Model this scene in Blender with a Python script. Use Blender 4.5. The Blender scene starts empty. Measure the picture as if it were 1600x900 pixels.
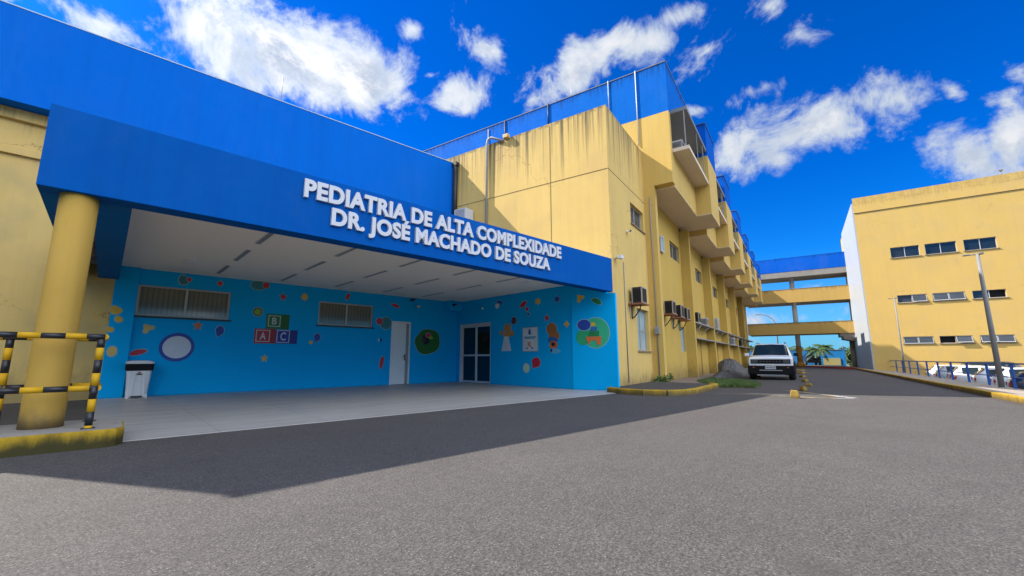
import bpy, bmesh, math, random
from mathutils import Vector, Matrix
random.seed(7)
S = bpy.context.scene
COL = S.collection
R = math.radians

# ---------------------------------------------------------------- camera, sky, sun, exposure
AZ_P, AZ_Y = 46.632, 33.805            # headings (clockwise from +Y) of the porch front and of the long facade
SUN_AZ, SUN_EL = -75.0, 44.2           # where the sun stands
SUN_STRENGTH, SKY_STRENGTH, EXPOSURE = 5.0, 0.15, 0.93

def look(pitch, roll):
    p, q = R(pitch), R(roll)
    f = Vector((0, math.cos(p), math.sin(p))); r = Vector((1, 0, 0)); u = r.cross(f)
    r2 = r*math.cos(q) + u*math.sin(q); u2 = -r*math.sin(q) + u*math.cos(q)
    return r2, u2, f

cam_d = bpy.data.cameras.new('camera'); cam = bpy.data.objects.new('camera', cam_d); COL.objects.link(cam)
cam_d.sensor_width = 36; cam_d.lens = 665.54/1600*36; cam_d.clip_start = .05; cam_d.clip_end = 4000
cr, cu, cf = look(9.403, -0.074)
M3 = Matrix((cr, cu, -cf)).transposed()
cam.matrix_world = Matrix.Translation((0, 0, 1)) @ M3.to_4x4()
S.camera = cam

sd = bpy.data.lights.new('sun', 'SUN'); sun = bpy.data.objects.new('sun', sd); COL.objects.link(sun)
sd.energy = SUN_STRENGTH; sd.angle = R(.5); sd.color = (1, .93, .82)
a, e = R(SUN_AZ), R(SUN_EL)
ldir = -Vector((math.sin(a)*math.cos(e), math.cos(a)*math.cos(e), math.sin(e)))
sun.rotation_euler = ldir.to_track_quat('-Z', 'Y').to_euler()
sun.location = (-20, -5, 30)

S.view_settings.view_transform = 'Standard'; S.view_settings.look = 'None'
S.view_settings.gamma = 1; S.view_settings.exposure = EXPOSURE
S.view_settings.use_curve_mapping = False
S.render.engine = 'CYCLES'
S.render.resolution_x, S.render.resolution_y = 1024, 576

CLOUDS = [
((-0.4132, 0.7159, 0.5628), (3.34, 2.661, -0.932), (3.345, -4.108, 7.682), 1.25),
((-0.5121, 0.6413, 0.5713), (7.233, 6.045, -0.301), (2.704, -10.095, 13.756), 1.25),
((-0.296, 0.7781, 0.554), (7.255, 5.181, -3.4), (5.236, -4.055, 8.493), 1.2),
((-0.6257, 0.5851, 0.5159), (9.256, 12.013, -2.4), (14.234, -10.441, 29.108), 0.8),
((-0.6973, 0.5222, 0.4909), (26.607, 36.65, -1.194), (20.79, -39.625, 71.68), 0.7),
((-0.1057, 0.8275, 0.5514), (17.125, 3.821, -2.451), (4.047, -13.389, 20.871), 0.85),
((-0.0584, 0.7815, 0.6212), (14.73, 8.336, -9.103), (20.029, -18.986, 25.769), 0.8),
((0.1205, 0.802, 0.5851), (9.434, -4.848, 4.702), (-9.934, -10.055, 15.828), 0.95),
((0.2056, 0.7628, 0.6131), (8.233, -2.995, 0.964), (-3.578, -13.85, 18.432), 1.0),
((0.3194, 0.7069, 0.6311), (16.577, -8.813, 1.481), (-7.204, -29.622, 36.822), 0.75),
((0.3618, 0.7301, 0.5797), (13.7, -10.529, 4.71), (-13.291, -14.521, 26.585), 0.6),
((0.4998, 0.6648, 0.5552), (12.593, -10.812, 1.612), (-6.416, -13.661, 22.134), 0.95),
((0.4422, 0.664, 0.6029), (19.406, -20.172, 7.982), (-16.996, -13.782, 27.645), 0.8),
((0.563, 0.7134, 0.4172), (5.411, -4.511, 0.411), (-2.891, -5.318, 12.995), 1.2),
((0.6064, 0.6731, 0.4234), (9.357, -8.099, -0.524), (-1.57, -9.235, 16.931), 1.1),
((0.4968, 0.7714, 0.3976), (9.082, -6.154, 0.592), (-3.102, -6.69, 16.857), 0.9),
((0.4612, 0.7357, 0.496), (18.311, -12.295, 1.212), (-6.487, -19.133, 34.408), 0.7),
((0.3778, 0.7804, 0.4983), (25.884, -13.984, 2.275), (-8.448, -24.556, 44.866), 0.6),
((0.7299, 0.6162, 0.296), (8.336, -7.92, -4.069), (7.555, -18.731, 20.363), 1.1),
((0.7483, 0.5878, 0.3075), (15.581, -22.63, 5.343), (-8.733, 2.827, 15.846), 1.1),
((0.6846, 0.6071, 0.4034), (29.296, -26.606, -9.682), (9.765, -43.27, 48.545), 0.6),
((0.73, 0.5525, 0.4022), (42.272, -49.807, -8.304), (0.064, -32.788, 44.927), 0.7),
((0.7311, 0.5753, 0.3667), (26.879, -30.874, -5.148), (0.057, -25.968, 40.628), 0.75),
((-0.2033, 0.744, 0.6365), (28.52, 14.744, -8.122), (15.214, -27.983, 37.566), 0.7),
((-0.1652, 0.7986, 0.5787), (37.626, 6.98, 1.107), (0.122, -61.942, 85.521), 0.5),
((0.5768, 0.8039, 0.1448), (6.548, -4.621, -0.426), (-2.97, -8.235, 57.545), 0.62),
((0.5503, 0.8317, 0.0736), (4.973, -3.258, -0.37), (-1.22, -2.412, 36.37), 0.55),
((0.6143, 0.7865, 0.0636), (9.706, -7.452, -1.59), (3.062, -9.198, 84.19), 0.6),
((0.502, 0.8645, 0.025), (5.105, -2.95, -0.495), (0.063, -1.453, 48.901), 0.3)]


class NT:
    """small helper that writes shader node trees"""
    def __init__(s, tree): s.t = tree; s.n = tree.nodes; s.l = tree.links
    def new(s, typ, **kw):
        n = s.n.new(typ)
        for k, v in kw.items(): setattr(n, k, v)
        return n
    def put(s, sock, v):
        if isinstance(v, bpy.types.NodeSocket): s.l.new(v, sock)
        elif v is not None: sock.default_value = v
    def math(s, op, a, b=None, c=None, clamp=False):
        n = s.new('ShaderNodeMath', operation=op, use_clamp=clamp)
        for i, v in enumerate((a, b, c)): s.put(n.inputs[i], v)
        return n.outputs[0]
    def vec(s, op, a, b=None, scale=None):
        n = s.new('ShaderNodeVectorMath', operation=op)
        s.put(n.inputs[0], a); s.put(n.inputs[1], b)
        if scale is not None: n.inputs['Scale'].default_value = scale
        return n.outputs['Value'] if op in ('DOT_PRODUCT', 'LENGTH') else n.outputs['Vector']
    def noise(s, v, scale, detail=4, rough=.55, dist=0, col=False):
        n = s.new('ShaderNodeTexNoise'); s.put(n.inputs['Vector'], v)
        n.inputs['Scale'].default_value = scale; n.inputs['Detail'].default_value = detail
        n.inputs['Roughness'].default_value = rough; n.inputs['Distortion'].default_value = dist
        return n.outputs['Color' if col else 'Fac']
    def voro(s, v, scale, feature='F1', out='Distance', rnd=1):
        n = s.new('ShaderNodeTexVoronoi', feature=feature); s.put(n.inputs['Vector'], v)
        n.inputs['Scale'].default_value = scale; n.inputs['Randomness'].default_value = rnd
        return n.outputs[out]
    def ramp(s, v, a, b, c=0, d=1, smooth=True):
        n = s.new('ShaderNodeMapRange', clamp=True)
        if smooth: n.interpolation_type = 'SMOOTHSTEP'
        s.put(n.inputs[0], v)
        for i, x in enumerate((a, b, c, d)): s.put(n.inputs[i+1], x)
        return n.outputs[0]
    def mix(s, f, a, b, mode='MIX'):
        n = s.new('ShaderNodeMix', data_type='RGBA', blend_type=mode)
        s.put(n.inputs[0], f); s.put(n.inputs[6], a); s.put(n.inputs[7], b)
        return n.outputs[2]
    def comb(s, v):
        n = s.new('ShaderNodeCombineXYZ')
        for i in range(3): s.l.new(v, n.inputs[i])
        return n.outputs[0]
    def scale(s, v, x, y, z):
        return s.vec('MULTIPLY', v, (x, y, z))

W = bpy.data.worlds.new('World'); S.world = W; W.use_nodes = True
def sky_world():
    t = NT(W.node_tree); t.n.clear()
    out = t.new('ShaderNodeOutputWorld'); bg = t.new('ShaderNodeBackground')
    sky = t.new('ShaderNodeTexSky', sky_type='NISHITA')
    sky.sun_disc = False; sky.sun_elevation = R(SUN_EL); sky.sun_rotation = R(SUN_AZ)
    sky.air_density = 1.0; sky.dust_density = .3; sky.ozone_density = 3.0
    hs = t.new('ShaderNodeHueSaturation'); hs.inputs['Saturation'].default_value = 1.5
    hs.inputs['Hue'].default_value = .5; hs.inputs['Value'].default_value = 1.0
    t.l.new(sky.outputs[0], hs.inputs['Color'])
    skyc = t.mix(1.0, hs.outputs[0], (SKY_TINT[0], SKY_TINT[1], SKY_TINT[2], 1), 'MULTIPLY')
    g = t.new('ShaderNodeTexCoord').outputs['Generated']
    d = t.vec('NORMALIZE', g)
    warp = t.vec('SCALE', t.vec('SUBTRACT', t.noise(d, 5, 4, .6, col=True), (.5, .5, .5)), scale=.10)
    dw = t.vec('ADD', d, warp)
    best = None
    for c, rr, uu, w in CLOUDS:
        dc = t.math('MAXIMUM', t.vec('DOT_PRODUCT', dw, c), .02)
        x = t.math('DIVIDE', t.vec('DOT_PRODUCT', dw, rr), dc); y = t.math('DIVIDE', t.vec('DOT_PRODUCT', dw, uu), dc)
        l = t.math('SQRT', t.math('ADD', t.math('MULTIPLY', x, x), t.math('MULTIPLY', y, y)))
        f = t.math('MULTIPLY', t.math('SUBTRACT', 1.0, l), w)
        best = f if best is None else t.math('MAXIMUM', best, f)
    # unseen clouds added behind and above the viewer as neutral fill light
    back = t.ramp(t.vec('DOT_PRODUCT', d, tuple(cf)), .42, .0)
    gen = t.math('SUBTRACT', t.math('MULTIPLY', t.math('MULTIPLY', t.noise(d, 2.2, 3, .5), 2.9), back), .55)
    gen = t.math('SUBTRACT', gen, t.ramp(t.vec('DOT_PRODUCT', d, (0, 0, 1)), .42, .12))
    best = t.math('MAXIMUM', best, gen)
    n1 = t.noise(d, 8, 12, .66, .4); n2 = t.noise(d, 34, 7, .65)
    v = t.math('ADD', t.math('ADD', t.math('MULTIPLY', t.math('MAXIMUM', best, -1.0), .85), t.math('MULTIPLY', t.math('SUBTRACT', n1, .5), 3.1)), t.math('MULTIPLY', t.math('SUBTRACT', n2, .5), .65))
    mask = t.math('MULTIPLY', t.ramp(v, .0, .66), .98)
    up = t.vec('DOT_PRODUCT', d, (0, 0, 1))
    # cloud body: bright towards the sun side, greyer where dense
    nz = t.noise(t.vec('ADD', d, (-.035, .0, .045)), 8, 9, .66, .4)
    lit = t.ramp(t.math('SUBTRACT', n1, nz), -.14, .10)
    cc = t.mix(lit, CLOUD_DARK, CLOUD_LIT)
    dens = t.ramp(v, .3, 1.2)
    cc = t.mix(dens, CLOUD_EDGE, cc)
    # brighter near the sun; unseen clouds over the open side boosted as fill light
    glow = t.math('MULTIPLY', t.math('POWER', t.math('MAXIMUM', t.vec('DOT_PRODUCT', d, tuple(-ldir)), 0.0), 3.0), .5)
    side = t.ramp(t.vec('DOT_PRODUCT', d, (.83, -.52, .2)), .0, .85)
    glow = t.math('ADD', glow, t.math('MULTIPLY', t.math('MULTIPLY', back, side), 3.8))
    cc = t.mix(1.0, cc, t.vec('SCALE', t.vec('ADD', (1,1,1), t.comb(glow)), scale=1.0), 'MULTIPLY')
    hor = t.ramp(up, .0, .22)
    skyc = t.mix(t.math('MULTIPLY', t.math('SUBTRACT', 1.0, hor), .55), skyc, HORIZON)
    final = t.mix(mask, skyc, cc)
    t.l.new(final, bg.inputs['Color']); bg.inputs['Strength'].default_value = SKY_STRENGTH
    t.l.new(bg.outputs[0], out.inputs['Surface'])
SKY_TINT = (.06, .40, .69)
CLOUD_LIT = (3.0, 3.05, 3.15, 1); CLOUD_DARK = (1.45, 1.7, 2.15, 1); CLOUD_EDGE = (2.0, 2.3, 2.8, 1); HORIZON = (.85, 1.6, 2.95, 1)
sky_world()

# ---------------------------------------------------------------- frames and builders
THP, THY = R(90-AZ_P), R(90-AZ_Y)
def w2(fr, u, v, z=0):
    th = THP if fr == 'P' else THY
    return Vector((u*math.cos(th)-v*math.sin(th), u*math.sin(th)+v*math.cos(th), z))

class Thing:
    def __init__(s, name, label, cat, fr, base, group=None, rz=0):
        s.fr, s.base, s.rz = fr, Vector(base), rz
        s.o = bpy.data.objects.new(name, None); COL.objects.link(s.o)
        s.o.empty_display_size = .2
        s.o.location = w2(fr, *base); s.o.rotation_euler = (0, 0, (THP if fr == 'P' else THY)+rz)
        tag(s.o, label, cat, group)
def tag(o, label=None, cat=None, group=None, kind=None):
    if label: o['label'] = label
    if cat: o['category'] = cat
    if group: o['group'] = group
    if kind: o['kind'] = kind
    return o

class M:
    """collects shapes for one mesh object"""
    def __init__(s): s.bm = bmesh.new(); s.smooth = False
    def face(s, pts, mi=0, sm=False):
        vs = [s.bm.verts.new(p) for p in pts]
        f = s.bm.faces.new(vs); f.material_index = mi; f.smooth = sm
        return f
    def box(s, x0, x1, y0, y1, z0, z1, mi=0, bev=0):
        x0, x1 = sorted((x0, x1)); y0, y1 = sorted((y0, y1)); z0, z1 = sorted((z0, z1))
        v = [s.bm.verts.new(p) for p in ((x0,y0,z0),(x1,y0,z0),(x1,y1,z0),(x0,y1,z0),(x0,y0,z1),(x1,y0,z1),(x1,y1,z1),(x0,y1,z1))]
        fs = []
        for q in ((3,2,1,0),(4,5,6,7),(0,1,5,4),(1,2,6,5),(2,3,7,6),(3,0,4,7)):
            f = s.bm.faces.new([v[i] for i in q]); f.material_index = mi; fs.append(f)
        if bev:
            es = {e for f in fs for e in f.edges}
            bmesh.ops.bevel(s.bm, geom=list(es), offset=bev, segments=2, affect='EDGES', profile=.6)
        return s
    def ext(s, poly, O, A, B, N, d, mi=0, mi2=None):
        """polygon (a,b) in plane O,A,B pushed by N*d; the cap at N*d gets mi2"""
        O, A, B, N = Vector(O), Vector(A), Vector(B), Vector(N)
        lo = [s.bm.verts.new(O+A*p[0]+B*p[1]) for p in poly]; hi = [s.bm.verts.new(O+A*p[0]+B*p[1]+N*d) for p in poly]
        n = len(poly)
        area = sum(poly[i][0]*poly[(i+1)%n][1]-poly[(i+1)%n][0]*poly[i][1] for i in range(n))
        flip = (A.cross(B).dot(N*d) < 0) != (area < 0)
        def mk(vs, m):
            f = s.bm.faces.new(vs if not flip else vs[::-1]); f.material_index = m
        mk(hi, mi if mi2 is None else mi2); mk(lo[::-1], mi)
        for i in range(n):
            j = (i+1) % n; mk([lo[i], lo[j], hi[j], hi[i]], mi)
        return s
    def prism(s, poly, z0, z1, mi=0):
        return s.ext(poly, (0,0,z0), (1,0,0), (0,1,0), (0,0,1), z1-z0, mi)
    def tube(s, pts, r, seg=8, mi=0, caps=True, sm=True):
        pts = [Vector(p) for p in pts]; rs = r if isinstance(r, (list, tuple)) else [r]*len(pts)
        rings = []; up = None
        for i, p in enumerate(pts):
            d = (pts[min(i+1, len(pts)-1)]-pts[max(i-1, 0)]).normalized()
            if up is None: up = Vector((0,0,1)) if abs(d.z) < .9 else Vector((1,0,0))
            a = d.cross(up).normalized(); b = a.cross(d).normalized(); up = b
            rings.append([s.bm.verts.new(p+(a*math.cos(t)+b*math.sin(t))*rs[i]) for t in (2*math.pi*k/seg for k in range(seg))])
        for i in range(len(rings)-1):
            for k in range(seg):
                f = s.bm.faces.new((rings[i][k], rings[i+1][k], rings[i+1][(k+1)%seg], rings[i][(k+1)%seg]))
                f.material_index = mi; f.smooth = sm
        if caps:
            for q in (rings[0], rings[-1][::-1]):
                f = s.bm.faces.new(q); f.material_index = mi
        return s
    def lathe(s, prof, c, seg=24, mi=0, sm=True, caps=True):
        """prof: list of (r, z)"""
        c = Vector(c); rings = [[s.bm.verts.new(c+Vector((r*math.cos(t), r*math.sin(t), z))) for t in (2*math.pi*k/seg for k in range(seg))] for r, z in prof]
        for i in range(len(rings)-1):
            for k in range(seg):
                f = s.bm.faces.new((rings[i][k], rings[i][(k+1)%seg], rings[i+1][(k+1)%seg], rings[i+1][k])); f.material_index = mi; f.smooth = sm
        if caps:
            f = s.bm.faces.new(rings[0][::-1]); f.material_index = mi
            f = s.bm.faces.new(rings[-1]); f.material_index = mi
        return s
    def wall(s, O, A, N, w, h, holes=(), depth=.12, mi=0, mi_rev=None, back=False):
        """front face of a wall, O at lower left, A to the right, N outwards, holes (a0,a1,b0,b1) with reveals"""
        O, A, N = Vector(O), Vector(A), Vector(N); B = Vector((0,0,1))
        xs = sorted({0, w, *[v for q in holes for v in q[:2]]}); ys = sorted({0, h, *[v for q in holes for v in q[2:]]})
        P = lambda a, b, d=0: O+A*a+B*b-N*d
        def quad(p, m):
            n = (p[1]-p[0]).cross(p[2]-p[0])
            s.face(p, m)
        fl = A.cross(B).dot(N) < 0
        cache = {}
        def V(a, b):
            k = (a, b)
            if k not in cache: cache[k] = s.bm.verts.new(P(a, b))
            return cache[k]
        for i in range(len(xs)-1):
            for j in range(len(ys)-1):
                ca, cb = (xs[i]+xs[i+1])/2, (ys[j]+ys[j+1])/2
                if any(q[0] < ca < q[1] and q[2] < cb < q[3] for q in holes): continue
                vs = [V(xs[i],ys[j]), V(xs[i+1],ys[j]), V(xs[i+1],ys[j+1]), V(xs[i],ys[j+1])]
                f = s.bm.faces.new(vs[::-1] if fl else vs); f.material_index = mi
        mr = mi if mi_rev is None else mi_rev
        for a0, a1, b0, b1 in holes:
            for p, q in (((a0,b0),(a1,b0)), ((a1,b0),(a1,b1)), ((a1,b1),(a0,b1)), ((a0,b1),(a0,b0))):
                r = [P(*p), P(*p, depth), P(*q, depth), P(*q)]
                f = s.face(r[::-1] if fl else r, mr)
        return s
    def build(s, name, mats, th=None, parent=None, label=None, recalc=False, kind=None):
        if recalc: bmesh.ops.recalc_face_normals(s.bm, faces=s.bm.faces)
        me = bpy.data.meshes.new(name)
        if th is not None:
            for v in s.bm.verts: v.co -= th.base
        s.bm.to_mesh(me); s.bm.free()
        for m in (mats if isinstance(mats, (list, tuple)) else [mats]): me.materials.append(m)
        o = bpy.data.objects.new(name, me); COL.objects.link(o)
        p = parent if parent is not None else (th.o if th is not None else None)
        if p is not None: o.parent = p
        tag(o, label, kind=kind)
        return o

def top_mesh(name, m, mats, fr, base, label=None, cat=None, group=None, kind=None, recalc=False):
    """one mesh as a top-level object; shapes given in frame coordinates"""
    class B: pass
    b = B(); b.base = Vector(base); b.o = None
    o = m.build(name, mats, b, recalc=recalc)
    o.location = w2(fr, *base); o.rotation_euler = (0, 0, THP if fr == 'P' else THY)
    return tag(o, label, cat, group, kind)

def copy_tree(o, parent=None):
    c = o.copy(); COL.objects.link(c); c.parent = parent
    for ch in list(o.children): copy_tree(ch, c)
    return c

# ---------------------------------------------------------------- materials
MATS = {}
def plain(name, rgb, rough=.6, metal=0, spec=.5, coat=0, var=0, vs=6, emit=None):
    if name in MATS: return MATS[name]
    m = bpy.data.materials.new(name); m.use_nodes = True; t = NT(m.node_tree); b = t.n['Principled BSDF']
    b.inputs['Base Color'].default_value = (*rgb, 1); b.inputs['Roughness'].default_value = rough
    b.inputs['Metallic'].default_value = metal; b.inputs['Specular IOR Level'].default_value = spec
    b.inputs['Coat Weight'].default_value = coat
    if var:
        o = t.new('ShaderNodeTexCoord').outputs['Object']
        n = t.noise(o, vs, 5, .6)
        t.l.new(t.mix(1, (*rgb, 1), t.mix(n, (1-var,)*3+(1,), (1+var,)*3+(1,)), 'MULTIPLY'), b.inputs['Base Color'])
        t.l.new(t.math('ADD', t.math('MULTIPLY', n, .3), rough-.15), b.inputs['Roughness'])
    if emit: b.inputs['Emission Color'].default_value = (*rgb, 1); b.inputs['Emission Strength'].default_value = emit
    MATS[name] = m; return m

def paint(name, rgb, rough=.75, var=.10, drip=None, foot=None, streak=.12, bump=.15, grime=(.05,.045,.04), tint=None, patch=.0, spec=.2, crack=0):
    """weathered masonry paint. drip=(z_top, length, strength): rain streaks running down from an edge; foot=(z0, height, strength): splash dirt"""
    m = bpy.data.materials.new(name); m.use_nodes = True; t = NT(m.node_tree); b = t.n['Principled BSDF']
    pos = t.new('ShaderNodeTexCoord').outputs['Object']
    geo = t.new('ShaderNodeNewGeometry').outputs['Position']
    z = t.new('ShaderNodeSeparateXYZ'); t.l.new(geo, z.inputs[0]); z = z.outputs[2]
    n = t.noise(pos, .55, 6, .6); n3 = t.noise(pos, 6, 5, .65)
    c = t.mix(n, tuple(x*(1-var) for x in rgb)+(1,), tuple(min(1, x*(1+var)) for x in rgb)+(1,))
    if tint: c = t.mix(t.math('MULTIPLY', t.ramp(t.noise(pos, .9, 3, .5), .45, .7), tint[3]), c, (*tint[:3], 1))
    st = t.noise(t.scale(pos, 2.6, 2.6, .12), 1.5, 6, .7)
    c = t.mix(t.math('MULTIPLY', t.ramp(st, .42, .75), streak), c, tuple(x*.62 for x in rgb)+(1,))
    c = t.mix(t.math('MULTIPLY', t.ramp(n3, .5, .8), streak*.6), c, tuple(x*.75 for x in rgb)+(1,))
    fine = t.noise(pos, 60, 3, .6)
    c = t.mix(.10, c, t.mix(fine, (.35,.35,.35,1), (.65,.65,.65,1)), 'OVERLAY')
    if patch:
        pv = t.ramp(t.noise(pos, 1.3, 7, .7, .6), .60, .64)
        c = t.mix(t.math('MULTIPLY', pv, patch), c, tuple(x*.8+.04 for x in rgb)+(1,))
    if crack:
        cv = t.voro(t.vec('ADD', pos, t.vec('SCALE', t.noise(pos, 1.2, 5, .65, col=True), scale=1.3)), .22, 'DISTANCE_TO_EDGE')
        ck = t.math('MULTIPLY', t.ramp(cv, .0035, .0012), t.ramp(t.noise(pos, .5, 3), .48, .58))
        c = t.mix(t.math('MULTIPLY', ck, crack), c, tuple(x*.35 for x in rgb)+(1,))
        fade = t.ramp(t.noise(t.scale(pos, 1, 1, .5), .35, 7, .72, .8), .50, .66, 0, crack*.55)
        c = t.mix(fade, c, tuple(min(1, x*.80+.05) for x in rgb)+(1,))
        mould = t.math('MULTIPLY', t.ramp(t.noise(t.scale(pos, 1, 1, .25), 3.2, 7, .75), .60, .78), t.ramp(t.noise(pos, .4, 3), .45, .65))
        c = t.mix(t.math('MULTIPLY', mould, crack*.7), c, tuple(x*.42 for x in rgb)+(1,))
    if drip:
        zt, ln, stg = drip
        s1 = t.noise(t.scale(pos, 2.2, 2.2, .03), 2.4, 5, .75); s2 = t.noise(t.scale(pos, 1.0, 1.0, .02), .8, 2, .5)
        amt = t.math('ADD', t.math('MULTIPLY', s1, .65), t.math('MULTIPLY', s2, .5))
        reach = t.ramp(z, t.math('SUBTRACT', zt, t.math('MULTIPLY', t.ramp(amt, .42, .72), ln)), zt, 0, 1, False)
        k = t.math('MULTIPLY', t.math('MULTIPLY', reach, t.ramp(s1, .40, .66)), stg)
        rim = t.math('MULTIPLY', t.ramp(z, zt-.22, zt-.02), t.ramp(t.noise(pos, 3, 5, .7), .35, .65))
        k = t.math('MAXIMUM', k, t.math('MULTIPLY', rim, stg*.8))
        c = t.mix(k, c, (*grime, 1))
    if foot:
        z0, hh, stg = foot
        f = t.ramp(t.math('ADD', z, t.math('MULTIPLY', t.math('SUBTRACT', t.noise(t.scale(pos, 1, 1, .4), 5, 6, .7), .5), hh*1.6)), z0+hh, z0, 0, stg)
        c = t.mix(f, c, (grime[0]*1.3, grime[1]*1.25, grime[2]*1.1, 1))
    t.l.new(c, b.inputs['Base Color'])
    t.l.new(t.ramp(n3, .2, .8, rough-.08, rough+.1), b.inputs['Roughness']); b.inputs['Specular IOR Level'].default_value = spec
    if bump:
        bp = t.new('ShaderNodeBump'); bp.inputs['Strength'].default_value = bump; bp.inputs['Distance'].default_value = .02
        t.l.new(t.math('ADD', t.math('MULTIPLY', n3, .7), t.math('MULTIPLY', fine, .5)), bp.inputs['Height']); t.l.new(bp.outputs[0], b.inputs['Normal'])
    MATS[name] = m; return m

def asphalt(name, base, spec=(.27,.26,.24), tone=.26):
    m = bpy.data.materials.new(name); m.use_nodes = True; t = NT(m.node_tree); b = t.n['Principled BSDF']
    pos = t.new('ShaderNodeTexCoord').outputs['Object']
    big = t.noise(pos, .30, 6, .68, .5); mid = t.noise(pos, 1.1, 6, .65); fine = t.noise(pos, 54, 5, .74)
    c = t.mix(big, tuple(x*(1-tone) for x in base)+(1,), tuple(x*(1+tone) for x in base)+(1,))
    c = t.mix(t.ramp(mid, .35, .7, 0, .5), c, tuple(x*.8 for x in base)+(1,))
    c = t.mix(t.ramp(fine, .38, .62, 0, .8), t.mix(1, c, (.5,.5,.51,1), 'MULTIPLY'), t.mix(1, c, (1.42,1.41,1.39,1), 'MULTIPLY'))
    clump = t.noise(pos, 11, 4, .7); c = t.mix(1, c, t.mix(t.ramp(clump, .3, .7), (.86,.86,.865,1), (1.14,1.135,1.13,1)), 'MULTIPLY')
    v = t.voro(pos, 72); vc = t.voro(pos, 72, out='Color')
    sep = t.new('ShaderNodeSeparateColor'); t.l.new(vc, sep.inputs[0])
    st = t.math('MULTIPLY', t.ramp(v, .38, .22), t.ramp(sep.outputs[0], .74, 1.0))
    c = t.mix(t.math('MULTIPLY', st, .75), c, (*spec, 1))
    v2 = t.voro(pos, 105); dk = t.ramp(v2, .30, .16)
    c = t.mix(t.math('MULTIPLY', dk, .35), c, tuple(x*.4 for x in base)+(1,))
    oil = t.ramp(t.noise(pos, .6, 6, .7, .8), .60, .74, 0, .5)
    track = t.ramp(t.noise(t.scale(pos, .12, 1.4, 1), 1.1, 4, .6), .56, .72, 0, .22); c = t.mix(track, c, tuple(x*.62 for x in base)+(1,))
    c = t.mix(oil, c, tuple(x*.6 for x in base)+(1,))
    # hairline cracks
    cv = t.voro(t.vec('ADD', pos, t.vec('SCALE', t.noise(pos, 1.6, 4, .6, col=True), scale=.9)), .16, 'DISTANCE_TO_EDGE')
    ck = t.math('MULTIPLY', t.ramp(cv, .0022, .0008), t.ramp(t.noise(pos, .35, 3), .52, .62))
    c = t.mix(t.math('MULTIPLY', ck, .28), c, (.02,.02,.02,1))
    t.l.new(c, b.inputs['Base Color']); b.inputs['Roughness'].default_value = .85; b.inputs['Specular IOR Level'].default_value = .3
    bp = t.new('ShaderNodeBump'); bp.inputs['Strength'].default_value = .55; bp.inputs['Distance'].default_value = .012
    t.l.new(t.math('ADD', t.math('SUBTRACT', t.math('MULTIPLY', fine, .8), t.math('MULTIPLY', v2, .5)), t.math('MULTIPLY', st, .7)), bp.inputs['Height']); t.l.new(bp.outputs[0], b.inputs['Normal'])
    MATS[name] = m; return m

def glass_mat(name, rgb, rough=.06, stripes=None, spec=.6):
    m = bpy.data.materials.new(name); m.use_nodes = True; t = NT(m.node_tree); b = t.n['Principled BSDF']
    pos = t.new('ShaderNodeTexCoord').outputs['Object']; c = (*rgb, 1)
    n = t.noise(pos, 1.4, 4, .6); c = t.mix(n, tuple(x*.6 for x in rgb)+(1,), tuple(x*1.4 for x in rgb)+(1,))
    if stripes:
        sx = t.new('ShaderNodeSeparateXYZ'); t.l.new(pos, sx.inputs[0])
        w = t.math('FRACT', t.math('MULTIPLY', sx.outputs[0], 1/stripes))
        k = t.ramp(w, .0, .35); k2 = t.ramp(w, .92, 1.0)
        c = t.mix(k, tuple(x*.6 for x in rgb)+(1,), c); c = t.mix(k2, c, tuple(x*.55 for x in rgb)+(1,))
    t.l.new(c, b.inputs['Base Color']) if not isinstance(c, tuple) else None
    b.inputs['Roughness'].default_value = rough; b.inputs['Specular IOR Level'].default_value = spec; b.inputs['Coat Weight'].default_value = .15; b.inputs['Coat Roughness'].default_value = .03
    MATS[name] = m; return m

YEL = (.62, .415, .105)
yellow_wing = paint('yellow_wing_paint', (.69,.475,.15), drip=(9.72, 2.8, .95), foot=(0, .7, .6), streak=.22, tint=(.60,.40,.15,.5), patch=.18, crack=0.6)
yellow_tower = paint('yellow_facade_paint', (.57,.375,.082), foot=(0, .9, .55), streak=.22, tint=(.54,.34,.10,.4), crack=0.6)
yellow_box = paint('yellow_bay_paint', (.64,.43,.12), streak=.25, patch=.15, crack=0.45)
yellow_old = paint('yellow_annex_paint', (.64,.44,.145), streak=.28, foot=(0, 1.0, .45), tint=(.42,.32,.14,.6), drip=(7.03, .8, .5), crack=0.7)
yellow_right = paint('yellow_block_paint', (.655,.435,.13), streak=.12, foot=(-1.5, .8, .3), drip=(14.2, .5, .35), tint=(.60,.41,.16,.5), crack=0.35)
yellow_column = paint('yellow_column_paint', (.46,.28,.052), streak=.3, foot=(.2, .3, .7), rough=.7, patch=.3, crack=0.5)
yellow_kerb = paint('yellow_kerb_paint', (.46,.285,.02), streak=.5, patch=.9, foot=(0.0, .20, 1.0), grime=(.10,.075,.035))
moss_kerb = paint('mossy_kerb_paint', (.48,.30,.02), streak=.8, patch=.9, foot=(.06, .16, .95), grime=(.022,.024,.010))
concrete = paint('bare_concrete', (.30,.28,.25), streak=.3, tint=(.22,.2,.18,.6), crack=0.6)
soffit = paint('bay_soffit_render', (.74,.61,.46), streak=.08, var=.05)
grey_soffit = paint('grey_canopy_render', (.22,.23,.24), streak=.2)
blue_tower = paint('blue_parapet_paint', (.001,.135,.56), drip=(13.44, .7, .8), streak=.28, tint=(.004,.15,.56,.5), grime=(.01,.02,.05), spec=.05, crack=0.35)
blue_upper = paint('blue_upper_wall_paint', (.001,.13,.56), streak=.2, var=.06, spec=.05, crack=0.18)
blue_fascia = paint('blue_fascia_paint', (.001,.090,.365), streak=.25, var=.06, tint=(.001,.078,.36,.4), spec=.05, crack=0.18)
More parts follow.
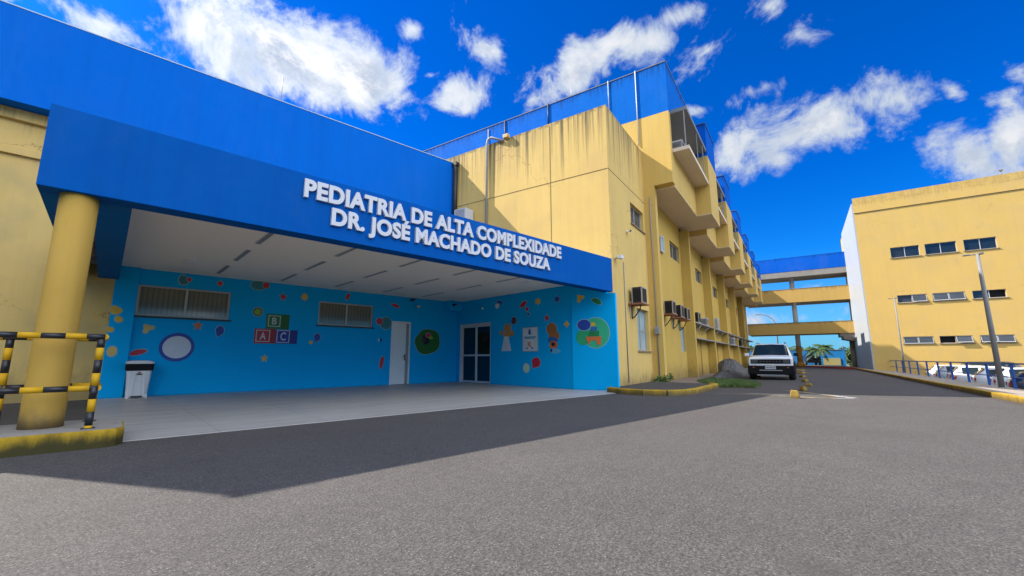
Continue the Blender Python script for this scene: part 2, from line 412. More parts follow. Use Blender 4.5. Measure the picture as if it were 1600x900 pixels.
blue_bridge = paint('blue_bridge_paint', (.004,.11,.56), drip=(12.25, .6, .8), streak=.15, grime=(.004,.03,.10), spec=.05, crack=0.4)
blue_mural = paint('blue_mural_paint', (.001,.39,.77), streak=.10, var=.05, foot=(0, .08, .3), grime=(.01,.07,.14), rough=.55, spec=.05)
blue_beam = paint('blue_beam_paint', (.003,.12,.36), streak=.05, spec=.05)
blue_far = paint('blue_boundary_paint', (.02,.22,.56), streak=.15, drip=(2.0, .4, .4))
white_ceiling = paint('white_ceiling_paint', (.90,.82,.70), streak=.03, var=.03, bump=.04)
white_cladding = paint('white_side_cladding', (.41,.44,.48), streak=.12, rough=.45, foot=(-1.5, 1.5, .3))
white_paint = plain('white_gloss_paint', (.78,.77,.74), .4, var=.05)
alu = plain('aluminium', (.42,.40,.36), .45, .3, var=.12)
alu_white = plain('white_aluminium', (.56,.56,.56), .4, .0, var=.05)
dark_metal = plain('dark_metal', (.03,.03,.032), .5, .3)
grey_pipe = plain('grey_pipe', (.28,.27,.25), .55, var=.2)
black_plastic = plain('black_plastic', (.008,.008,.009), .55, spec=.15)
white_plastic = plain('white_plastic', (.72,.72,.70), .35, var=.06)
sign_white = plain('white_sign_acrylic', (.58,.58,.60), .45)
joint_dark = plain('joint_dark_brown', (.16,.10,.04), .9)  # dark brown of the wall joints and the cornice groove
glass_dark = glass_mat('dark_window_glass', (.015,.025,.035))
glass_grey = glass_mat('grey_awning_glass', (.045,.056,.072), .2, spec=.3)
glass_frost = glass_mat('frosted_blue_glass', (.30,.42,.46), .3)
glass_blind = glass_mat('glass_over_vertical_blinds', (.17,.15,.09), .12, .115)
glass_door = glass_mat('door_glass', (.006,.009,.010), .04)
rust = plain('rusty_bracket', (.28,.11,.05), .8, var=.4, vs=20)
road_mat = asphalt('asphalt_weathered', (.090,.082,.077))
lot_mat = asphalt('car_park_asphalt', (.07,.068,.066))
rail_yellow = paint('barrier_yellow_paint', (.60,.33,.010), streak=.5, rough=.6, bump=.05, patch=.5)
rail_black = plain('barrier_black_paint', (.014,.014,.016), .42, var=.3, vs=12)
rail_blue = plain('railing_blue_paint', (.012,.085,.36), .4, var=.15)
pole_grey = plain('galvanised_pole', (.21,.20,.19), .6, .1, var=.25)

# ---------------------------------------------------------------- ground and paving
LOT = -0.98
def setting():
    m = M(); m.box(-1500, 2500, -2000, 2000, -3.0, LOT-.02); top_mesh('terrain', m, plain('dry_grass_ground', (.09,.10,.045), .95, var=.3, vs=.4), 'Y', (0,0,0), kind='structure')
    m = M()   # the forecourt and road are one sheet of asphalt on an embankment
    m.prism([(-60,-4.05),(90,-4.05),(90,60),(-60,60)], -2.2, 0); top_mesh('road', m, road_mat, 'Y', (0,0,0), kind='structure')
    m = M(); m.box(-60, 110, -60, -6.15, -2.0, LOT); top_mesh('car_park_ground', m, lot_mat, 'Y', (0,0,0), kind='structure')
    # pavement on the right, falling slightly towards the railing
    m = M(); m.ext([(-4.12,-2.1),(-4.12,.125),(-6.2,-.06),(-6.2,-2.1)], (-40,0,0), (0,1,0), (0,0,1), (1,0,0), 100)
    pav = paint('pavement_concrete', (.33,.28,.225), streak=.25, tint=(.25,.21,.17,.6), patch=.2)
    top_mesh('pavement', m, pav, 'Y', (0,0,0), kind='structure')
    m = M(); u = -40.0
    while u < 58:
        L = .98; c = .006; dz = random.uniform(-.008, .006); dv = random.uniform(-.01, .01)
        m.box(u+c, u+L-c, -4.12, -3.955+dv, -.1, .135+dz, 0, .012); u += 1.0
    top_mesh('kerb', m, yellow_kerb, 'Y', (0,0,0), kind='structure')
    # red kerb of the planted island beyond the bridge
    red = paint('red_kerb_paint', (.48,.05,.035), streak=.3, patch=.3)
    m = M(); pts = [(50.5,-3.9),(51.5,-2.9),(56,-1.6),(62,.4),(66.5,1.9),(70,4)]
    for (x0,y0),(x1,y1) in zip(pts, pts[1:]):
        d = Vector((x1-x0, y1-y0, 0)).normalized(); n = Vector((-d.y, d.x, 0))
        m.ext([(0,-.1),(.22,-.1),(.22,.16),(0,.16)], (x0,y0,0), -n, (0,0,1), d, (Vector((x1-x0,y1-y0,0))).length)
    top_mesh('island_kerb', m, red, 'Y', (0,0,0), kind='structure')
    m = M(); m.prism([(51.0,-4.0),(51.7,-3.15),(56.1,-1.85),(62.1,.15),(66.6,1.65),(70,3.7),(76,3.7),(76,-4.0)], -.1, .13)
    top_mesh('planted_island', m, plain('island_soil', (.10,.09,.05), .95, var=.4, vs=1.5), 'Y', (0,0,0), kind='structure')
    # tiled porch floor
    m = M(); m.prism([(-.06,7.23),(11.62,7.12),(11.62,15.35),(-.02,15.9)], -.05, .012)
    fl = bpy.data.materials.new('porch_floor_slabs'); fl.use_nodes = True; t = NT(fl.node_tree); b = t.n['Principled BSDF']
    pos = t.new('ShaderNodeTexCoord').outputs['Object']; sx = t.new('ShaderNodeSeparateXYZ'); t.l.new(pos, sx.inputs[0])
    def line(o, per, off): 
        f = t.math('ABSOLUTE', t.math('SUBTRACT', t.math('FRACT', t.math('ADD', t.math('DIVIDE', o, per), off)), .5))
        return t.ramp(f, .5-.006/per, .5-.003/per)
    j = t.math('MAXIMUM', line(sx.outputs[0], 1.45, .12), line(sx.outputs[1], 1.55, .31))
    n = t.noise(pos, .5, 6, .65, .6); n2 = t.noise(t.scale(pos, .35, 3, 1), 1.6, 6, .7)
    c = t.mix(n, (.32,.30,.275,1), (.45,.42,.38,1)); c = t.mix(t.ramp(n2, .45, .75, 0, .35), c, (.20,.195,.19,1))
    c = t.mix(t.ramp(t.noise(pos, 14, 5, .7), .6, .75, 0, .2), c, (.22,.2,.18,1))
    c = t.mix(t.math('MULTIPLY', j, .75), c, (.12,.10,.075,1)); t.l.new(c, b.inputs['Base Color'])
    t.l.new(t.ramp(n2, .3, .7, .30, .55), b.inputs['Roughness']); b.inputs['Specular IOR Level'].default_value = .45
    top_mesh('porch_floor', m, fl, 'P', (0,0,0), kind='structure')
    # worn painted lines by the concrete stops
    lm = bpy.data.materials.new('worn_line_paint'); lm.use_nodes = True; t = NT(lm.node_tree); b = t.n['Principled BSDF']
    pos = t.new('ShaderNodeTexCoord').outputs['Object']; sx = t.new('ShaderNodeSeparateXYZ'); t.l.new(pos, sx.inputs[0])
    c = t.mix(t.ramp(sx.outputs[1], -.55, -.75), (.36,.27,.11,1), (.42,.43,.44,1))
    c = t.mix(t.ramp(t.noise(pos, 5, 6, .75), .42, .6), c, (.13,.125,.12,1)); t.l.new(c, b.inputs['Base Color']); b.inputs['Roughness'].default_value = .8
    def strip(m, p, q, w0, w1):
        p, q = Vector((*p, .004)), Vector((*q, .004)); d = (q-p).normalized(); n = Vector((-d.y, d.x, 0))
        m.face([p-n*w0, q-n*w1, q+n*w1, p+n*w0])
    m = M(); strip(m, (16.2,.5), (14.05,-1.02), .05, .12); strip(m, (13.75,2.2), (13.72,-.55), .035, .05); strip(m, (13.6,.2),(13.75,-1.1), .10, .03)
    top_mesh('road_marking', m, lm, 'Y', (0,0,0), kind='structure', recalc=True)
    # raised paved corner beside the wing with its yellow kerb
    poly = [(12.55,4.83),(12.2,4.35),(12.05,3.7),(12.2,3.15),(12.65,2.8),(13.4,2.66),(16.2,2.55),(16.45,2.75),(16.75,4.83)]
    m = M(); m.prism(poly, -.1, .13); top_mesh('corner_pavement', m, asphalt('corner_asphalt', (.075,.072,.07)), 'Y', (0,0,0), kind='structure')
    m = M(); run = poly[:-1]
    for (x0,y0),(x1,y1) in zip(run, run[1:]):
        d = Vector((x1-x0, y1-y0, 0)); L = d.length; d.normalize(); n = Vector((d.y, -d.x, 0))
        k = max(1, round(L/.9))
        for i in range(k):
            s0, s1 = L*i/k + (.006 if i else -.02), L*(i+1)/k - (.006 if i < k-1 else -.02)
            m.ext([(-.02,-.1),(.13,-.1),(.13,.13),(.11,.155),(0,.155),(-.02,.14)], Vector((x0,y0,0))+d*s0, n, (0,0,1), d, s1-s0)
    top_mesh('corner_kerb', m, yellow_kerb, 'Y', (0,0,0), kind='structure')
    m = M(); m.prism([(16.76,4.83),(16.5,2.9),(18.2,3.3),(20.5,4.05),(24,4.1),(60,4.1),(60,4.83)], -.1, .05)
    top_mesh('wall_foot_paving', m, paint('earthy_concrete', (.22,.17,.135), streak=.4, tint=(.15,.11,.09,.7)), 'Y', (0,0,0), kind='structure')
    # kerb island under the porch column
    poly = [(-7,6.95),(.10,6.93),(.20,6.98),(.27,7.10),(.28,7.9),(.22,8.15),(.08,8.25),(-7,8.3)]
    m = M(); m.prism(poly, -.1, .2)
    bmesh.ops.bevel(m.bm, geom=[e for e in m.bm.edges if all(v.co.z > .1 for v in e.verts)], offset=.02, segments=2, affect='EDGES')
    for f in m.bm.faces:
        if f.normal.z > .9: f.material_index = 1
    m.bm.normal_update()
    for f in m.bm.faces: f.material_index = 1 if f.normal.z > .9 and f.calc_area() > .5 else 0
    top_mesh('column_island', m, [moss_kerb, concrete], 'P', (0,0,0), kind='structure')
setting()

def window_unit(th, O, A, N, w, h, glass, frame=None, mull=1, fw=.05, recess=.08, open_=None, label=None, name='window', sill=None, depth=.05):
    """frame as part, panes as sub-parts. O lower-left on the wall face"""
    O, A, N = Vector(O), Vector(A), Vector(N); B = Vector((0,0,1)); frame = frame or alu
    f = M(); D = O-N*recess
    def bar(a0, a1, b0, b1, d=depth): f.ext([(a0,b0),(a1,b0),(a1,b1),(a0,b1)], D, A, B, N, d)
    e = .002
    bar(e, fw, e, h-e); bar(w-fw, w-e, e, h-e); bar(fw, w-fw, e, fw); bar(fw, w-fw, h-fw, h-e)
    n = mull+1; pw = w/n
    for i in range(1, n): bar(pw*i-fw*.6, pw*i+fw*.6, fw, h-fw, depth*.9)
    fo = f.build(name, frame, th, label=label)
    for i in range(n):
        g = M(); a0 = (fw if i == 0 else pw*i+fw*.6); a1 = (w-fw if i == n-1 else pw*(i+1)-fw*.6)
        tilt = (open_ or {}).get(i, 0)
        if tilt == 'gone': 
            g.ext([(a0,fw),(a1,fw),(a1,h-fw),(a0,h-fw)], D-N*.12, A, B, N, .01); g.build('opening', MATS['black_plastic'], th, parent=fo); continue
        if tilt:
            bd = (B*math.cos(tilt)-N*math.sin(tilt)); O2 = D+A*a0+B*(h-fw)+N*depth; L = h-2*fw+.03
            nn = A.cross(bd); nn = nn if nn.dot(N) > 0 else -nn
            g.ext([(.0,0),(a1-a0,0),(a1-a0,-L),(0,-L)], O2, A, bd, nn, .012)
            g.build('pane', glass, th, parent=fo)
            s = M()
            for q in ([(0,-.03),(a1-a0,-.03),(a1-a0,0),(0,0)], [(0,-L),(a1-a0,-L),(a1-a0,-L+.035),(0,-L+.035)], [(0,-L+.035),(.022,-L+.035),(.022,-.03),(0,-.03)], [(a1-a0-.022,-L+.035),(a1-a0,-L+.035),(a1-a0,-.03),(a1-a0-.022,-.03)]):
                s.ext(q, O2-nn*.006, A, bd, nn, .026)
            s.build('sash', alu_white, th, parent=fo)
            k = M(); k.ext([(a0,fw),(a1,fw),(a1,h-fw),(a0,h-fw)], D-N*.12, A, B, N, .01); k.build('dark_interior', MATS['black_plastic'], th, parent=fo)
        else:
            g.ext([(a0,fw),(a1,fw),(a1,h-fw),(a0,h-fw)], D+N*.005, A, B, N, .012); g.build('pane', glass, th, parent=fo)
    if sill:
        s = M(); s.ext([(-.06,-.06),(w+.10,-.06),(w+.10,-.003),(-.06,-.003)], O-N*.04, A, B, N, .04+sill); s.build('sill', MATS['sill_stone'], th, parent=fo)
    return fo
plain('sill_stone', (.23,.17,.10), .8, var=.2)

# ---------------------------------------------------------------- children's wing with the blue porch
ped = Thing('pediatric_building', "low blue and yellow entrance building with a wide blue porch and painted walls", 'building', 'P', (5.5,15.35,0))
def pediatric():
    T = ped
    m = M(); m.prism([(10.13,14.35),(-4.8,14.77),(-4.8,24),(7.9,24)], 7.0, 9.36); m.prism([(10.13,14.36),(.05,14.65),(.05,15.30),(9.85,15.30)], 3.9, 6.999); 
    m.prism([(10.0,15.65),(.1,15.65),(.1,24),(7.9,24)], 3.9, 6.999); m.build('parapet_wall', blue_upper, T)
    m = M(); m.prism([(10.14,14.33),(-4.42,14.75),(-4.42,14.9),(10.10,14.5)], 9.362, 9.39); m.build('coping', plain('coping_metal', (.35,.42,.52), .5, .2), T)
    m = M(); m.wall((-14,15.22,0), (1,0,0), (0,-1,0), 14.0, 6.995); m.face([(-14,15.22,0),(-14,24,0),(-14,24,6.995),(-14,15.22,6.995)]); m.build('annex_wall', yellow_old, T)
    m = M(); m.box(-2.95,-2.38,9.95,11.9,0,6.93); m.box(-2.98,-2.35,9.92,11.93,6.932,7.0); m.build('unseen_shadow_wall', yellow_old, T)  # unseen wall added to cast the shadow across the forecourt
    m = M(); m.box(-14.02, -.02, 15.10, 15.215, 6.72, 6.99, 0, .015); m.box(-14.02, -.02, 15.13, 15.217, 5.86, 6.04, 0, .01); m.build('cornice', yellow_old, T)
    # porch back wall (light blue) with window and door openings
    holes = [(.46,2.62,2.17,3.02), (5.24,7.24,2.165,2.995), (8.02,8.86,.012,2.465)]
    m = M(); m.wall((0,15.35,0), (1,0,0), (0,-1,0), 11.17, 3.47, holes, .12)
    m.build('mural_wall', blue_mural, T)
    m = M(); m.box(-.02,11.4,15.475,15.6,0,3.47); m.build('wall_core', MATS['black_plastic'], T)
    m = M(); m.wall((11.15,15.36,0), (0,-1,0), (-1,0,0), 6.47, 3.47, [(.26,2.30,.013,2.47)], .18); m.build('mural_side_wall', blue_mural, T)
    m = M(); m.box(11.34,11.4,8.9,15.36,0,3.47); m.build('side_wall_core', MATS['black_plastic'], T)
    m = M(); m.prism([(11.12,8.89),(11.57,7.50),(11.66,7.50),(11.66,8.0),(11.40,8.89)], 0, 3.065); m.prism([(11.12,8.89),(11.5,7.77),(11.66,7.77),(11.66,8.0),(11.40,8.89)], 3.067, 3.47); m.build('end_pilaster', blue_mural, T)
    m = M(); m.box(-.02,.45,15.20,15.348,0,3.46,0,.006); m.build('pilaster', blue_mural, T)
    m = M(); m.box(10.45,11.148,14.9,15.348,3.02,3.46,0,.006); m.build('corner_duct', blue_mural, T)
    # ceiling with slots
    m = M(); m.box(.052,11.14,7.78,15.34,3.452,3.60); m.build('ceiling', white_ceiling, T)
    sm = plain('light_slot_grey', (.27,.25,.22), .5)
    k = 0
    for u in (2.12, 3.80, 5.50, 7.25, 8.95):
        for v0, v1 in ((9.0,10.22), (11.0,12.4), (13.25,14.65)):
            m = M(); m.box(u-.05,u+.05,v0,v1,3.440,3.451); m.box(u-.065,u-.051,v0-.015,v1+.015,3.436,3.451,1); m.box(u+.051,u+.065,v0-.015,v1+.015,3.436,3.451,1)
            m.build('ceiling_slot', [sm, white_paint], T)
    for u, v in ((1.32,13.27), (5.9,14.85), (9.6,9.6)):
        m = M(); m.lathe([(.16,0),(.15,-.03),(.10,-.055),(.02,-.06)], (u,v,3.451), 20); m.build('ceiling_light', white_plastic, T, recalc=True)
    # fascia, returns and roof
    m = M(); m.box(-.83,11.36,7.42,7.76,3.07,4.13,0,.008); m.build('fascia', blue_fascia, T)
    m = M(); m.box(-.828,-.55,7.762,15.15,3.075,4.125); m.box(-.35,.05,7.762,15.19,3.075,4.125); m.box(-.549,-.351,7.77,15.1,3.95,4.10); m.build('side_beam_sun_cover', blue_beam, T)  # last box is added over the slat gap to block the sun
    for i in range(17): m = M(); m.box(-.548,-.352,8.0+i*.42,8.06+i*.42,3.35,3.5); m.build('pergola_slat', white_paint, T)
    m = M(); m.box(.052,11.3,7.762,15.34,3.602,4.05); m.build('roof', concrete, T)
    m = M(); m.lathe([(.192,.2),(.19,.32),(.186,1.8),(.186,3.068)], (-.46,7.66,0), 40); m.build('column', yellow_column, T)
    # windows with vertical blinds
    for a0, a1, b0, b1 in holes[:2]:
        window_unit(T, (a0,15.35,b0), (1,0,0), (0,-1,0), a1-a0, b1-b0, glass_blind, alu, 1, .05, .09, name='window', label='wide sliding window with drawn vertical blinds')
        m = M(); m.box(a0-.05,a1+.06,15.30,15.347,b0-.05,b0-.004); m.build('window_sill', dark_metal, T)
    # white door
    m = M()
    for q in ((8.022,8.075,.013,2.46), (8.805,8.858,.013,2.46), (8.075,8.805,2.40,2.46)): m.box(q[0],q[1],15.335,15.44,q[2],q[3],0,.004)
    fr = m.build('door_frame', white_paint, T)
    m = M(); m.box(8.077,8.803,15.39,15.43,.02,2.398,0,.004); d = m.build('door', white_paint, T, parent=fr)
    m = M(); m.box(8.69,8.80,15.383,15.389,.02,2.39); m.build('door_reveal_shade', grey_pipe, T, parent=fr)  # grey strip painting in the shade of the door reveal
    m = M(); m.tube([(8.66,15.388,1.08),(8.66,15.34,1.08),(8.55,15.34,1.08)], .012); m.box(8.63,8.685,15.38,15.389,.93,1.17); m.build('handle', rust, T, parent=fr)
    # glazed double door set back in the side wall
    m = M(); X = 11.31
    y0, y1, h = 13.06+.003, 15.10-.003, 2.465
    for q in ((y0,y0+.07,.013,h), (y1-.07,y1,.013,h), (y0+.07,y1-.07,h-.08,h)): m.box(X-.10,X,q[0],q[1],q[2],q[3],0,.004)
    m.box(11.152,X-.102,y1-.03,y1,.013,h); m.box(11.152,X-.102,y0,y0+.03,.013,h); fr = m.build('glass_door', alu_white, T, label='glazed double door in a white aluminium frame')
    mid = (y0+y1)/2
    for s0, s1 in ((y0+.072, mid-.004), (mid+.004, y1-.072)):
        m = M()
        for q in ((s0,s0+.055,.02,h-.082), (s1-.055,s1,.02,h-.082), (s0+.055,s1-.055,.02,.10), (s0+.055,s1-.055,h-.16,h-.082), (s0+.055,s1-.055,1.10,1.17)): m.box(X-.075,X-.03,*q)
        lf = m.build('door_leaf', alu_white, T, parent=fr)
        m = M(); m.box(X-.05,X-.04,s0+.05,s1-.05,.09,h-.15); m.build('door_pane', glass_door, T, parent=fr)
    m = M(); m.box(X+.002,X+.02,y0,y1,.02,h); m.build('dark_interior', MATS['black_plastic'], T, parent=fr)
    m = M(); m.box(7.50,7.545,15.335,15.349,1.64,1.75,0); m.box(7.57,7.62,15.325,15.349,1.64,1.76,1); m.build('switch_plate', [white_plastic, black_plastic], T)
    m = M(); m.tube([(3.3,14.6,9.4),(3.3,14.6,10.3)], .012, 6); m.build('lightning_rod', alu, T)
pediatric()

# ---- painted shapes on the porch walls
MOT=[
('blob', 'yellow', 'l', 0.077, 2.274, 0.123, 0.092, 8),
('blob', 'yellow', 'l', 0.165, 2.036, 0.074, 0.067, 5),
('blob', 'yellow', 'l', 0.011, 1.769, 0.078, 0.059, 30),
('ell', 'sand', 'l', 0.123, 1.196, 0.091, 0.131, 0),
('blob', 'teal', 'b', 1.432, 3.258, 0.117, 0.112, 0),
('ell', 'red', 'b', 1.55, 3.283, 0.052, 0.056, 0),
('ell', 'red', 'b', 2.304, 3.26, 0.065, 0.07, 0),
('duck', 'sand', 'b', 0.774, 1.83, 0.134, 0.131, 0),
('star5', 'orange', 'b', 1.877, 1.956, 0.129, 0.149, 0),
('drop', 'navy', 'b', 2.423, 1.811, 0.128, 0.172, -20),
('ring', 'navy', 'b', 1.458, 1.329, 0.402, 0.403, 0),
('ell', 'white', 'b', 1.458, 1.329, 0.323, 0.313, 0),
('leaf', 'red', 'b', 0.66, 1.161, 0.183, 0.119, 30),
('ell', 'teal', 'b', 3.331, 3.321, 0.216, 0.144, 0),
('ell', 'red', 'b', 3.549, 3.346, 0.092, 0.094, 0),
('star5', 'red', 'b', 4.079, 3.021, 0.125, 0.138, 0),
('star8', 'yellow', 'b', 4.745, 3.086, 0.123, 0.143, 0),
('ell', 'maroon', 'b', 3.385, 2.474, 0.131, 0.138, 0),
('ell', 'lime', 'b', 3.385, 2.474, 0.097, 0.102, 0),
('drop', 'navy', 'b', 5.244, 1.71, 0.127, 0.164, -30),
('ell', 'yellow', 'b', 5.055, 1.552, 0.062, 0.065, 0),
('star5', 'yellow', 'b', 3.689, 1.014, 0.118, 0.13, 0),
('leaf', 'red', 'b', 6.243, 3.233, 0.109, 0.129, 60),
('leaf', 'red', 'b', 8.125, 3.06, 0.193, 0.102, -40),
('ell', 'teal', 'b', 7.778, 2.357, 0.24, 0.235, 0),
('ell', 'red', 'b', 7.511, 2.416, 0.13, 0.127, 0),
('leaf', 'red', 'b', 7.698, 0.843, 0.143, 0.24, 70),
('cloud', 'green', 'b', 9.61, 1.742, 0.644, 0.552, 0),
('blob', 'black', 'b', 9.608, 1.795, 0.184, 0.184, 0),
('ell', 'red', 'b', 9.695, 1.957, 0.124, 0.09, 0),
('ell', 'maroon', 'b', 9.456, 1.764, 0.091, 0.078, 0),
('ell', 'lime', 'b', 9.823, 1.855, 0.106, 0.066, 0),
('tri', 'navy', 'r', 12.545, 3.161, 0.229, 0.128, 0),
('ell', 'white', 'r', 12.66, 3.069, 0.116, 0.103, 0),
('leaf', 'red', 'r', 11.162, 2.982, 0.219, 0.132, 50),
('star8', 'yellow', 'r', 10.443, 3.032, 0.158, 0.128, 0),
('star5', 'navy', 'r', 9.534, 3.021, 0.174, 0.145, 0),
('ell', 'red', 'r', 10.997, 2.8, 0.086, 0.071, 0),
('ell', 'black', 'r', 10.932, 2.606, 0.053, 0.047, 0),
('star5', 'red', 'r', 10.021, 2.401, 0.151, 0.135, 0),
('star4', 'yellow', 'r', 9.133, 2.136, 0.124, 0.118, 0),
('ell', 'maroon', 'r', 11.7, 2.42, 0.141, 0.134, 0),
('ell', 'tan', 'r', 12.058, 2.123, 0.203, 0.209, 0),
('ell', 'tan', 'r', 12.407, 1.991, 0.112, 0.087, 0),
('ell', 'tan', 'r', 11.79, 1.94, 0.106, 0.097, 0),
('ell', 'tan', 'r', 12.076, 1.878, 0.217, 0.098, 0),
('dress', 'white', 'r', 12.119, 1.563, 0.272, 0.28, 0),
('ell', 'brown', 'r', 9.806, 2.009, 0.235, 0.21, 0),
('ell', 'brown', 'r', 9.709, 1.763, 0.247, 0.197, 0),
('blob', 'blue2', 'r', 9.741, 1.632, 0.233, 0.098, 0),
('ell', 'orange', 'r', 9.73, 1.458, 0.188, 0.141, 0),
('ell', 'black', 'r', 9.744, 1.48, 0.081, 0.065, 0),
('blob', 'cyan', 'r', 9.648, 1.261, 0.23, 0.078, 0),
('ell', 'black', 'r', 9.822, 1.274, 0.05, 0.052, 0),
('drop', 'red', 'r', 10.585, 0.836, 0.25, 0.213, -35),
('ell', 'pale', 'r', 11.05, 0.661, 0.157, 0.159, 0),
('duck', 'yellow', 'e', 0.304, 2.968, 0.131, 0.139, 0),
('leaf', 'dgreen', 'e', 0.847, 2.808, 0.179, 0.136, -40),
('ell', 'mint', 'e', 0.802, 1.814, 0.449, 0.482, 0),
('ell', 'mint2', 'e', 0.375, 1.68, 0.235, 0.259, 0),
('ell', 'navy', 'e', 0.419, 2.074, 0.225, 0.177, 15),
('half', 'yellow', 'e', 0.727, 2.074, 0.084, 0.093, 0),
('trap', 'blue2', 'e', 0.739, 1.939, 0.122, 0.07, 0),
('trap', 'dgreen', 'e', 0.739, 1.785, 0.189, 0.082, 0),
('arch', 'orange', 'e', 0.721, 1.57, 0.261, 0.135, 0)
]

PAL = dict(yellow=(.70,.42,.03), sand=(.62,.45,.12), teal=(.03,.20,.22), red=(.52,.02,.03), orange=(.62,.15,.03), navy=(.012,.05,.30), white=(.62,.64,.66), maroon=(.10,.03,.03),
           lime=(.22,.42,.03), green=(.02,.14,.015), dgreen=(.01,.20,.05), mint=(.03,.42,.20), mint2=(.015,.33,.12), black=(.012,.012,.02), tan=(.50,.22,.06), brown=(.36,.13,.03), blue2=(.02,.13,.36), cyan=(.12,.42,.58), pale=(.45,.60,.42))
def vinyl(c): return plain('mural_'+c+'_paint', PAL[c], .5, var=.12, vs=5)
def shape_pts(kind, ra, rz, rot):
    P = []; c, s = math.cos(R(rot)), math.sin(R(rot))
    def add(x, y):
        x, y = x*c-y*s, x*s+y*c; P.append((x*ra, y*rz))
    if kind in ('ell', 'ring'):
        for i in range(28): add(math.cos(2*math.pi*i/28), math.sin(2*math.pi*i/28))
    elif kind == 'blob':
        for i in range(28):
            t = 2*math.pi*i/28; k = 1-.10*math.cos(t-.8)-.07*math.sin(2*t); add(k*math.cos(t), k*math.sin(t)*(1.15-.2*math.cos(t)))
    elif kind == 'cloud':
        for i in range(60):
            t = 2*math.pi*i/60; k = .93+.07*abs(math.sin(2.5*t))-.14*max(0, math.cos(t-2.4))+.08*math.cos(t+.6); add(k*math.cos(t), k*math.sin(t))
    elif kind.startswith('star'):
        n = int(kind[4:])
        for i in range(2*n):
            t = math.pi/2+math.pi*i/n; k = 1 if i % 2 == 0 else (.45 if n == 5 else .6); add(k*math.cos(t), k*math.sin(t))
    elif kind == 'drop':
        for i in range(28):
            t = 2*math.pi*i/28; k = 1 if math.sin(t) > -.2 else 1; x = .85*math.cos(t)*(1 if math.sin(t) > 0 else (1+math.sin(t)*.75)); add(x, math.sin(t))
    elif kind == 'leaf':
        for i in range(15): t = math.pi*i/14; add(math.cos(t)*1.05, math.sin(t)*.75)
        for i in range(1, 14): t = math.pi*i/14; add(-math.cos(t)*1.05, -math.sin(t)*.42+.06)
    elif kind == 'duck':
        for i in range(40):
            t = 2*math.pi*i/40; k = .72+.22*math.cos(3*t-.5)+.1*math.sin(2*t); add(k*math.cos(t)*1.1, k*math.sin(t)*1.1)
    elif kind == 'tri':
        for p in ((-1,-.2),(.3,.1),(1,-.9),(.7,.6),(-.2,1)): add(*p)
    elif kind == 'dress':
        for p in ((-1,-1),(1,-1),(.62,.3),(.45,1),(-.45,1),(-.62,.3)): add(*p)
    elif kind == 'half':
        for i in range(13): t = math.pi*i/12; add(math.cos(t), math.sin(t)*1.4-.5)
    elif kind == 'trap':
        for p in ((-1,-1),(.9,-1),(1,1),(-.7,1)): add(*p)
    elif kind == 'arch':
        for p in ((-1,.9),(1,.9),(.95,-1),(.55,-1)): add(*p)
        for i in range(9): t = math.pi*i/8; add(.5*math.cos(t), -1+1.1*math.sin(t))
        add(-.55,-1)
    return P
PIL_A = Vector((11.12,8.89,0)); PIL_B = Vector((11.57,7.50,0)); PIL_T = (PIL_B-PIL_A).normalized(); PIL_N = Vector((-abs(PIL_T.y), -abs(PIL_T.x), 0)).normalized()
PIL_N = Vector((PIL_T.y, -PIL_T.x, 0)).normalized()
def on_wall(w, a, z):
    if w == 'b': return Vector((a,15.35,z)), Vector((1,0,0)), Vector((0,-1,0))
    if w == 'l': return Vector((a,15.20,z)), Vector((1,0,0)), Vector((0,-1,0))
    if w == 'r': return Vector((11.15,a,z)), Vector((0,-1,0)), Vector((-1,0,0))
    return PIL_A+PIL_T*a+Vector((0,0,z)), PIL_T, PIL_N
EDGE = plain('mural_pale_outline', (.30,.42,.48), .5)
def motif(name, idx, label=None):
    cols = []; m = M(); 
    for layer, i in enumerate(idx):
        kind, c, w, a, z, ra, rz, rot = MOT[i]
        O, A, N = on_wall(w, a, z); B = Vector((0,0,1))
        if c not in cols: cols.append(c)
        P = shape_pts(kind, ra, rz, rot); e = .018
        if kind != 'ring' and layer == 0 or c in ('navy','mint','red') and layer:
            Q = [(x*(1+e/max(ra,.03)), y*(1+e/max(rz,.03))) for x, y in P]
            m.ext(Q, O, A, B, N, .003+layer*.0022, 0)
        m.ext(P, O, A, B, N, .0045+layer*.0022, 1+cols.index(c))
    m.build(name, [EDGE]+[vinyl(c) for c in cols], ped, label=label)
